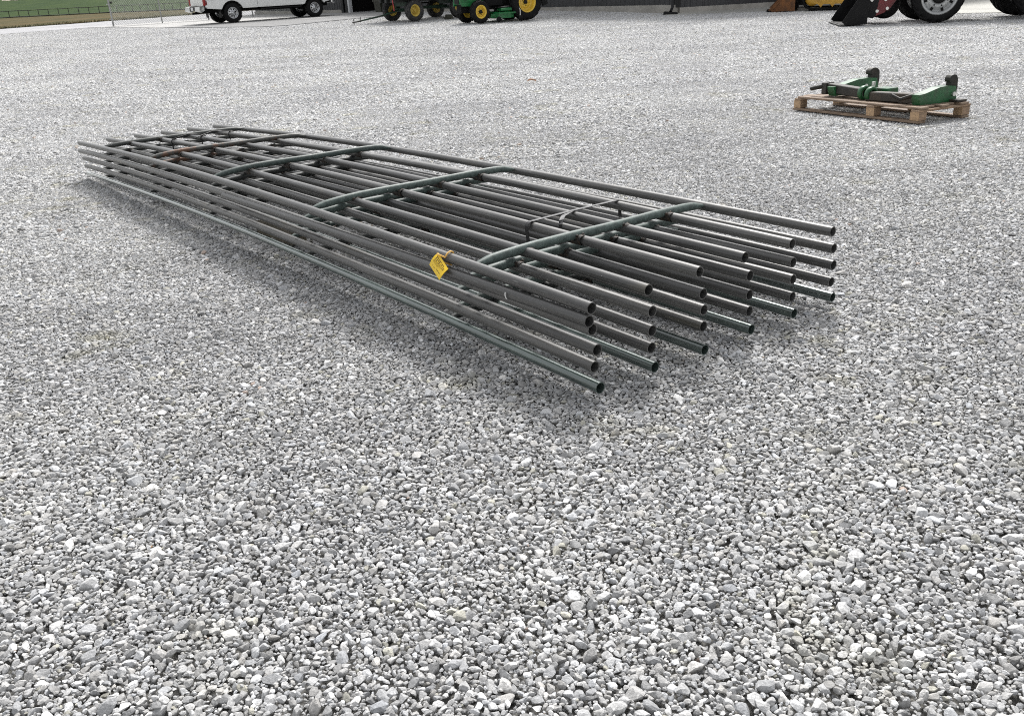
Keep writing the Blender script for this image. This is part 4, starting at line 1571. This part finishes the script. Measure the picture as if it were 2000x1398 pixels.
for x in (.055, .62, LL - .06):
    for y in (.05, SS - .055):
        pal_piece('block', (x, y, .064), (.105, .095, .078), M_PAL_S, .002)
        pal_piece('end_face', (x, y - .047, .064), (.107, .006, .079), M_PAL_E, .0)
    pal_piece('cross_board', (x, SS / 2, .114), (.10, SS, bt_), M_PAL_S, .002)
for y in (.05, SS - .055):
    pal_piece('bottom_board', (LL / 2, y, .0115), (LL, .095, bt_), M_PAL_L)
k = 0
y = .055
while y < SS:
    pal_piece('deck_board', (LL / 2 + (.02 if k % 2 else -.03), y, .1365), (LL - .05, .098, bt_), M_PAL_L)
    y += .126; k += 1
pal_piece('loose_board', (.10, SS - .10, .160), (.16, .12, .02), M_HDARK)

qh = thing('quick_hitch', 'worn green and black tractor hitch frame with two upright hooks on the pallet', 'hitch frame', (P1_.x, P1_.y, pal.location.z + .148), 0)
qh.rotation_euler = pal.rotation_euler


def qy(y):
    return sgn * y


bar_y = .17


def prism_q(poly, x0, x1):
    """poly in (depth, z), extruded along the long side"""
    mb = MB().prism([(qy(a), b_) for a, b_ in poly], x0, x1, 'X')
    return mb


def qbox(c, s, rot=None, bev=.006):
    return MB().box((c[0], qy(c[1]), c[2]), s, rot, bev)


xr, xl, xc = .20, 1.43, .85
build('cross_bar', qbox(((xr + xc) / 2 + .01, bar_y, .05), (xc - xr - .04, .10, .085), (0, .02, 0)), M_HDARK, qh)
build('cross_bar', qbox(((xl + xc) / 2 + .06, bar_y + .02, .078), (xl - xc - .06, .10, .09), (0, -.06, 0)), M_HDARK, qh)
for xx, dz in ((xc - .045, .062), (xc + .055, .068)):
    build('clamp_ring', MB().lathe([(.066, -.026), (.071, -.018), (.071, .018), (.066, .026), (.04, .026), (.04, -.026)], 20, (0, 0, 0), True), M_HGREEN, qh, (xx, qy(bar_y), dz), (0, 0, R(90)))
build('latch_block', qbox((xc - .06, bar_y + .18, .085), (.18, .14, .05)), M_HGREEN, qh)
build('latch_pin', MB().tube([(xc + .02, qy(bar_y + .08), .11), (xc + .02, qy(bar_y + .08), .17)], .018, 8), M_BRIGHT, qh)
arm_p = [(.02, 0), (.0, .095), (.07, .102), (.25, .145), (.36, .15), (.45, .14), (.47, .02), (.42, 0)]
hook_p = [(.36, .08), (.40, .14), (.405, .178), (.388, .180), (.380, .196), (.384, .220), (.40, .238), (.43, .247), (.465, .238), (.485, .205), (.49, .13), (.48, .05), (.45, .02), (.39, .03)]
for i, (xx, ln, zz) in enumerate(((xr - .02, 1.0, 0.0), (xl - .10, 1.28, .015))):
    a1 = build('hitch_arm', prism_q([(bar_y - .06 + a * ln, b_ + zz) for a, b_ in arm_p], xx - .05, xx + .05), M_HGREEN, qh)
    build('hook', prism_q([(bar_y - .06 + a * ln, b_ + zz) for a, b_ in hook_p], xx - .030, xx + .030), M_HBLACK, qh)
    build('hook_pin', MB().tube([(xx - .07, qy(bar_y + .36), zz + .07), (xx + .07, qy(bar_y + .36), zz + .07)], .022, 10), M_BRIGHT, qh)
build('latch_lever', MB().tube([(xr + .02, qy(bar_y - .03), .09), (xr + .10, qy(bar_y - .12), .05), (xr + .20, qy(bar_y - .13), .085)], .018, 8), M_HBLACK, qh)
build('latch_lever', MB().tube([(xl - .02, qy(bar_y), .13), (xl + .07, qy(bar_y - .05), .10), (xl + .20, qy(bar_y - .06), .075)], .022, 8), M_HBLACK, qh)
build('end_plate', qbox((xl + .02, bar_y + .01, .085), (.07, .12, .12)), M_HDARK, qh)

# dead leaf on the gravel
lf_ = MB()
n = 9
vs = []
for i in range(n):
    t = i / (n - 1)
    w = .042 * math.sin(math.pi * min(1, t * 1.08)) * (1 + .25 * math.sin(i * 2.7))
    zc = .020 + .018 * math.sin(t * 3.1)
    vs += [((t - .5) * .16, -w, zc + .024), ((t - .5) * .16, 0, zc), ((t - .5) * .16, w, zc + .018)]
fs = []
for i in range(n - 1):
    for j in (0, 1):
        fs.append((i * 3 + j, i * 3 + j + 1, i * 3 + 4 + j, i * 3 + 3 + j))
vs2 = [(x, y, z - .0015) for x, y, z in vs]
lf_.add(vs, fs); lf_.add(vs2, [f[::-1] for f in fs])
tag(build('dead_leaf', lf_, M_LEAF, None, (.58, 15.45, ground_at(.58, 15.45) + .005), (.15, .1, .3)), 'curled brown dead leaf lying alone on the pale gravel', 'leaf')

# ------------------------------------------------------------------ the stack of pipe fence panels
PITCH, PL, CROWN, DZ, ZT = 0.2670028, 7.32005, 0.052137, 0.0730985, 0.342842
SHIFT = [(0, 0), (-0.01458, 0.00087), (-0.01385, 0.0112), (-0.00639, 0.01831), (-0.02192, 0.02085)]
STAY = [6.455, 5.031, 3.595, 2.135, 0.676]
OD = 0.0213
a3 = Vector((AX, AY, TA)).normalized(); b3 = Vector((BX, BY, TB)).normalized(); n3 = b3.cross(a3).normalized(); b3 = a3.cross(n3)
PM = Matrix((b3, a3, n3)).transposed().to_4x4()
PORG = Vector((OX, OY, ZT))


def crown(y):
    return CROWN * (1 - (2 * y / PL - 1) ** 2)


def rail_mesh(seed, y0=0.0, y1=PL):
    rg = random.Random(seed)
    ph, ph2 = rg.uniform(0, 6), rg.uniform(0, 6); am = rg.uniform(.001, .0035)
    path = []
    n = 30
    for i in range(n + 1):
        y = y0 + (y1 - y0) * i / n
        path.append((am * math.sin(y * .9 + ph), y, crown(y) + am * .7 * math.sin(y * 1.3 + ph2)))
    return MB().tube(path, OD, 20, hollow=.0032)


ENDS = [[(-.0020, -.0075), (-.0050, -.0091), (.0099, .0126), (-.0022, .0113), (.0089, .0037), (-.0065, -.0096)],
        [(.0017, .0058), (-.0044, -.0081), (-.0034, -.0032), (.0097, .0101), (-.0033, -.0017), (.0036, -.0008)],
        [(.0009, -.0045), (-.0080, -.0063), (.0066, .0066), (-.0062, -.0006), (.0029, .0025), (-.0015, -.0014)],
        [(.0038, .0102), (-.0060, -.0053), (.0153, .0104), (.0041, .0028), (-.0090, -.0094), (-.0096, -.0081)],
        [(.0061, .0047), (-.0016, -.0024), (-.0167, -.0112), (.0032, .0042), (-.0020, -.0037), (.0140, .0095)]]
STAYM = {}


def stay_mesh(seed, up):
    rg = random.Random(seed)
    x0, x1 = OD * .9, 5 * PITCH - OD * .9
    path = []; rad = []; fl = []
    for t, z, r_, f in ((0.0, .15, .0125, .6), (.03, .28, .017, .78), (.07, .45, .0195, 1), (.13, .67, .0195, 1), (.20, .86, .0195, 1), (.29, 1, .0195, 1)):
        path.append((x0 + t, 0, z * up)); rad.append(r_); fl.append(f)
    for k in range(1, 8):
        t = k / 8
        path.append((x0 + .29 + (x1 - x0 - .53) * t, rg.uniform(-.001, .001), up + .001 * math.sin(k))); rad.append(.0195); fl.append(1)
    for t, z, r_, f in ((.24, 1, .0195, 1), (.13, .93, .0195, 1), (.075, .75, .0195, 1), (.035, .5, .0175, .8), (0.0, .3, .0125, .55)):
        path.append((x1 - t, 0, z * up)); rad.append(r_); fl.append(f)
    return MB().tube(path, rad, 14, flat=fl)


def weld_mesh(seed):
    rg = random.Random(seed)
    mb = MB()
    for sx in (-1, 1):
        for sy in (-1, 1):
            if rg.random() < .12:
                continue
            c = Vector((sx * .012 + rg.uniform(-.004, .004), sy * .0185, .0155))
            n = 6
            for k in range(3):
                p = c + Vector((rg.uniform(-.007, .007), rg.uniform(-.004, .004), rg.uniform(-.004, .005)))
                r_ = rg.uniform(.0055, .0095)
                vs = [p + Vector((r_ * 1.3, 0, 0)), p - Vector((r_ * 1.3, 0, 0)), p + Vector((0, r_, 0)), p - Vector((0, r_, 0)), p + Vector((0, 0, r_)), p - Vector((0, 0, r_))]
                mb.add(vs, [(0, 2, 4), (2, 1, 4), (1, 3, 4), (3, 0, 4), (2, 0, 5), (1, 2, 5), (3, 1, 5), (0, 3, 5)], True)
    # burnt collar on the rail
    mb.tube([(0, -.042, 0), (0, -.02, 0.0002), (0, .02, 0.0002), (0, .042, 0)], [OD + .0003, OD + .0009, OD + .0009, OD + .0003], 14, caps=False)
    return mb


LABELS = ['topmost pipe fence panel of the stack, grey rails with a yellow tag on it',
          'second pipe fence panel from the top of the stack, with a doubled near rail',
          'middle pipe fence panel of the stack, third from the top, dark grey rails',
          'fourth pipe fence panel from the top, just above the glossy green lowest one',
          'lowest pipe fence panel of the stack, glossy green rails just above the gravel']
WELDS = [build('weld_bead', weld_mesh(40 + i), M_WELD).data for i in range(5)]
for o in [o for o in COL.objects if o.name.startswith('weld_bead')]:
    bpy.data.objects.remove(o)
panels = []
for k in range(5):
    a_s, b_s = SHIFT[k]
    org = PORG + a3 * a_s + b3 * b_s - Vector((0, 0, k * DZ))
    p = thing('fence_panel', LABELS[k], 'fence panel', org, 0, 'stacked pipe fence panels')
    p.rotation_euler = PM.to_euler()
    panels.append(p)
    mat = M_STEELG if k == 4 else M_STEEL
    for i in range(6):
        key = (i + k * 2) % 4
        dx, dy = ENDS[k][i]
        o = build('rail', rail_mesh(100 + k * 6 + i), mat, p, (PITCH * i + dx, dy, 0))
        o.rotation_euler = (0, 0, (dx + random.uniform(-.006, .006)) / PL)
    for j, t in enumerate(STAY):
        tt_ = t + (.10, .10, .125, .15, .09)[j] * min(k, 2) + (random.uniform(-.06, .14) if k > 2 else 0)
        if tt_ > PL - .25:
            tt_ = PL - .25 - .05 * k
        if k < 4 and j >= 3:
            ms = M_STAYG
        elif k < 2 and j == 1:
            ms = M_STAYR
        elif j == 2:
            ms = M_STAYG if k == 0 else M_STAYD
        else:
            ms = M_STAYD
        o = build('stay', stay_mesh(k * 5 + j, (.015, .026, .034, .027, .019)[j]), ms, p, (0, tt_, crown(tt_)))
        if ms is M_STAYR and k == 0:
            o['label'] = 'grey stay with orange rust patches'
        for i in range(1, 5):
            link('weld_bead', WELDS[(i + j * 2 + k) % 5], p, (PITCH * i, tt_, crown(tt_)))
# doubled rail wedged against the near edge of the second panel
mb = MB()
path = []
for i in range(21):
    y = .0 + 3.3 * i / 20
    e = 1 - i / 20
    path.append((-.024 - .014 * (1 - e) + .006 * e, y, crown(y) + .030 * e ** 1.5 + .004))
mb.tube(path, OD, 20, hollow=.0032)
build('rail', mb, M_STEEL, panels[1])
# thin white tie round that rail
wt_ = MB()
y = .42
c = Vector((-.024, y, crown(y) + .028))
wt_.tube([c + Vector((math.cos(a) * (OD + .002), .004 * math.sin(a), math.sin(a) * (OD + .002))) for a in np.linspace(R(150), R(215), 8)], .0022, 6)
build('white_tie', wt_, M_WHITETIE, panels[1])


def stack_pt(x, y, z, k=0):
    """point in panel space of level k to world"""
    a_s, b_s = SHIFT[k]
    org = PORG + a3 * a_s + b3 * b_s - Vector((0, 0, k * DZ))
    return org + b3 * x + a3 * y + n3 * (z + crown(y))


def to_panel(p):
    d = p - PORG
    return Vector((d.dot(b3), d.dot(a3), d.dot(n3)))


# strapping bands: flat ribbons
def ribbon(pts_, width, th, axis):
    mb = MB(); vs = []; fs = []
    n = len(pts_)
    for i, p in enumerate(pts_):
        t = (pts_[min(i + 1, n - 1)] - pts_[max(i - 1, 0)]).normalized()
        w = (axis - t * axis.dot(t)).normalized(); nn = t.cross(w)
        for s1, s2 in ((-1, -1), (1, -1), (1, 1), (-1, 1)):
            vs.append(p + w * s1 * width / 2 + nn * s2 * th / 2)
    for i in range(n - 1):
        for j in range(4):
            l = (j + 1) % 4
            fs.append((i * 4 + j, i * 4 + l, (i + 1) * 4 + l, (i + 1) * 4 + j))
    fs += [(0, 1, 2, 3), tuple((n - 1) * 4 + q for q in (3, 2, 1, 0))]
    mb.add(vs, fs)
    return mb


def over_rail(i, y, a0, a1, n=7, r=OD + .0035):
    return [Vector((PITCH * i + r * math.cos(a), y, crown(y) + r * math.sin(a))) for a in np.linspace(R(a0), R(a1), n)]


bn_ = thing('strapping_band', 'black strapping band looped over the rails beside the near green stay', 'strap', PORG, 0)
bn_.rotation_euler = PM.to_euler()
y0 = .985
p1 = [Vector((PITCH * 2 - OD - .004, y0 - .01, crown(y0) - .085))] + over_rail(2, y0, 180, 75) + over_rail(3, 1.0, 100, 80, 3) + over_rail(4, 1.0, 100, 10, 6)
p1.append(Vector((PITCH * 4 + OD + .004, 1.0, crown(1) - .09)))
build('band', ribbon(p1, .021, .003, Vector((0, 1, 0))), M_BLACKBAND, bn_)
p2 = over_rail(3, 1.0, 80, 110, 3) + [Vector((PITCH * 2 + .165, .955, crown(1) + .022)), Vector((PITCH * 2 + .120, .915, crown(1) + .017)), Vector((PITCH * 2 + .105, .905, crown(1) + .002)), Vector((PITCH * 2 + .103, .90, crown(1) - .075))]
build('band', ribbon(p2, .021, .003, Vector((0, 1, 0))), M_BLACKBAND, bn_)

bf = thing('tie_wire', 'black tie wire looped over the rails near the far end of the stack', 'wire', PORG, 0)
bf.rotation_euler = PM.to_euler()
y0 = 6.07
for i in (2, 3, 4):
    build('wire_loop', MB().tube([Vector((PITCH * i + (OD + .004) * math.cos(a), y0 + .02 * (i - 2), crown(y0) + (OD + .004) * math.sin(a))) for a in np.linspace(R(-40), R(220), 12)] + [Vector((PITCH * i - .02, y0 + .02 * (i - 2), crown(y0) - .07))], .0055, 6), M_WIRE, bf)
build('wire_span', MB().tube([Vector((PITCH * 2, y0, crown(y0) + OD + .006)), Vector((PITCH * 2.5, y0 + .01, crown(y0) + OD + .03)), Vector((PITCH * 3, y0 + .02, crown(y0) + OD + .006)), Vector((PITCH * 3.4, y0 + .08, crown(y0) + OD + .02)), Vector((PITCH * 4, y0 + .04, crown(y0) + OD + .006))], .005, 6), M_WIRE, bf)
build('wire_tail', MB().tube([Vector((PITCH * 3, y0 + .02, crown(y0) + OD + .006)), Vector((PITCH * 2.6, y0 - .06, crown(y0) + .015)), Vector((PITCH * 2.35, y0 + .04, crown(y0) + .02))], .004, 6), M_WIRE, bf)

# yellow lot tag hanging on the near rail of the top panel
tgt = thing('lot_tag', 'bright yellow diamond shaped tag hanging from the near rail of the top panel', 'tag', PORG, 0)
tgt.rotation_euler = (0, 0, math.atan2(b3.y, b3.x))
TC = [Vector((-.018, .887, .037)), Vector((-.046, .776, -.004)), Vector((-.078, .797, -.046)), Vector((-.053, .904, -.009))]   # top, right, bottom, left
TC = [Vector((v.x, v.y, v.z + TA * v.y)) for v in TC]
cen = sum(TC, Vector()) / 4
nrm_ = (TC[1] - TC[0]).cross(TC[3] - TC[0]).normalized()
if nrm_.x > 0:
    nrm_ = -nrm_
cen_shift = nrm_ * .004
G = []
ng_ = 6
vs = []
for s in (0, 1):
    for i in range(ng_ + 1):
        for j in range(ng_ + 1):
            u, v = i / ng_, j / ng_
            p = TC[0].lerp(TC[1], u).lerp(TC[3].lerp(TC[2], u), v)
            bend = .006 * math.sin(math.pi * v) * (1 - .4 * u) - .003
            vs.append(p + nrm_ * (bend + s * .0012) + cen_shift)
m_ = ng_ + 1
fs = []
for i in range(ng_):
    for j in range(ng_):
        a = i * m_ + j
        fs.append((a, a + 1, a + m_ + 1, a + m_)); b_ = a + m_ * m_
        fs.append((b_, b_ + m_, b_ + m_ + 1, b_ + 1))
rim = [(i, 0) for i in range(ng_)] + [(ng_, j) for j in range(ng_)] + [(i, ng_) for i in range(ng_, 0, -1)] + [(0, j) for j in range(ng_, 0, -1)]
for q in range(len(rim)):
    a = rim[q]; b_ = rim[(q + 1) % len(rim)]
    A = a[0] * m_ + a[1]; B = b_[0] * m_ + b_[1]
    fs.append((A, B, B + m_ * m_, A + m_ * m_))
build('card', MB().add(vs, fs), M_TAG, tgt)


def tag_pt(u, v, lift=.0017):
    p = TC[0].lerp(TC[1], u).lerp(TC[3].lerp(TC[2], u), v)
    bend = .006 * math.sin(math.pi * v) * (1 - .4 * u) - .003
    return p + nrm_ * (bend + lift) + cen_shift


pr_ = MB()
# rows of small illegible print: short dashes, as far as the photograph shows them
rows = [(.17, [(.12, .30), (.34, .56), (.60, .78)], .05), (.27, [(.10, .22), (.25, .52), (.56, .70), (.74, .88)], .05), (.37, [(.10, .34), (.38, .62), (.66, .90)], .045),
        (.45, [(.10, .46), (.50, .72)], .022), (.51, [(.10, .30), (.34, .60)], .022), (.57, [(.10, .54)], .02), (.73, [(.52, .66), (.70, .84)], .035), (.80, [(.20, .24), (.32, .42)], .03)]
for v, segs, hh in rows:
    for (u0, u1) in segs:
        u = u0
        while u < u1 - .01:
            w_ = random.uniform(.018, .034)
            q = [tag_pt(u, v - hh / 2), tag_pt(min(u + w_, u1), v - hh / 2), tag_pt(min(u + w_, u1), v + hh / 2), tag_pt(u, v + hh / 2)]
            q2 = [x + nrm_ * .0002 for x in q]
            pr_.add(q2, [(0, 1, 2, 3)])
            u += w_ + .010
build('print', pr_, M_PRINT, tgt)
lp = MB()
y = .845
cz = crown(y) + TA * y
pp = [Vector(TC[0]) * .86 + cen * .14 + cen_shift * 2]
for a in np.linspace(R(160), R(-40), 12):
    pp.append(Vector((math.cos(a) * (OD + .005), y - .02 * math.sin(a * .5), cz + math.sin(a) * (OD + .005))))
pp.append(Vector((-.0, y - .02, cz - OD - .006)))
pp.append(Vector((-.03, y - .01, cz - .012)))
lp.tube(pp, .0036, 8)
build('tie_loop', lp, M_TAGLOOP, tgt)

# timber the stack rests on
tb = PORG + b3 * .268 + a3 * 3.25
tz = ground_at(tb.x, tb.y)
tag(build('timber_block', MB().box((0, 0, .043), (.10, .56, .078), bev=.004), M_WOODGREY, None, (tb.x, tb.y, tz + .004), (math.atan(TA), 0, math.atan2(b3.y, b3.x))),
    'weathered timber block under the middle of the pipe stack', 'timber')
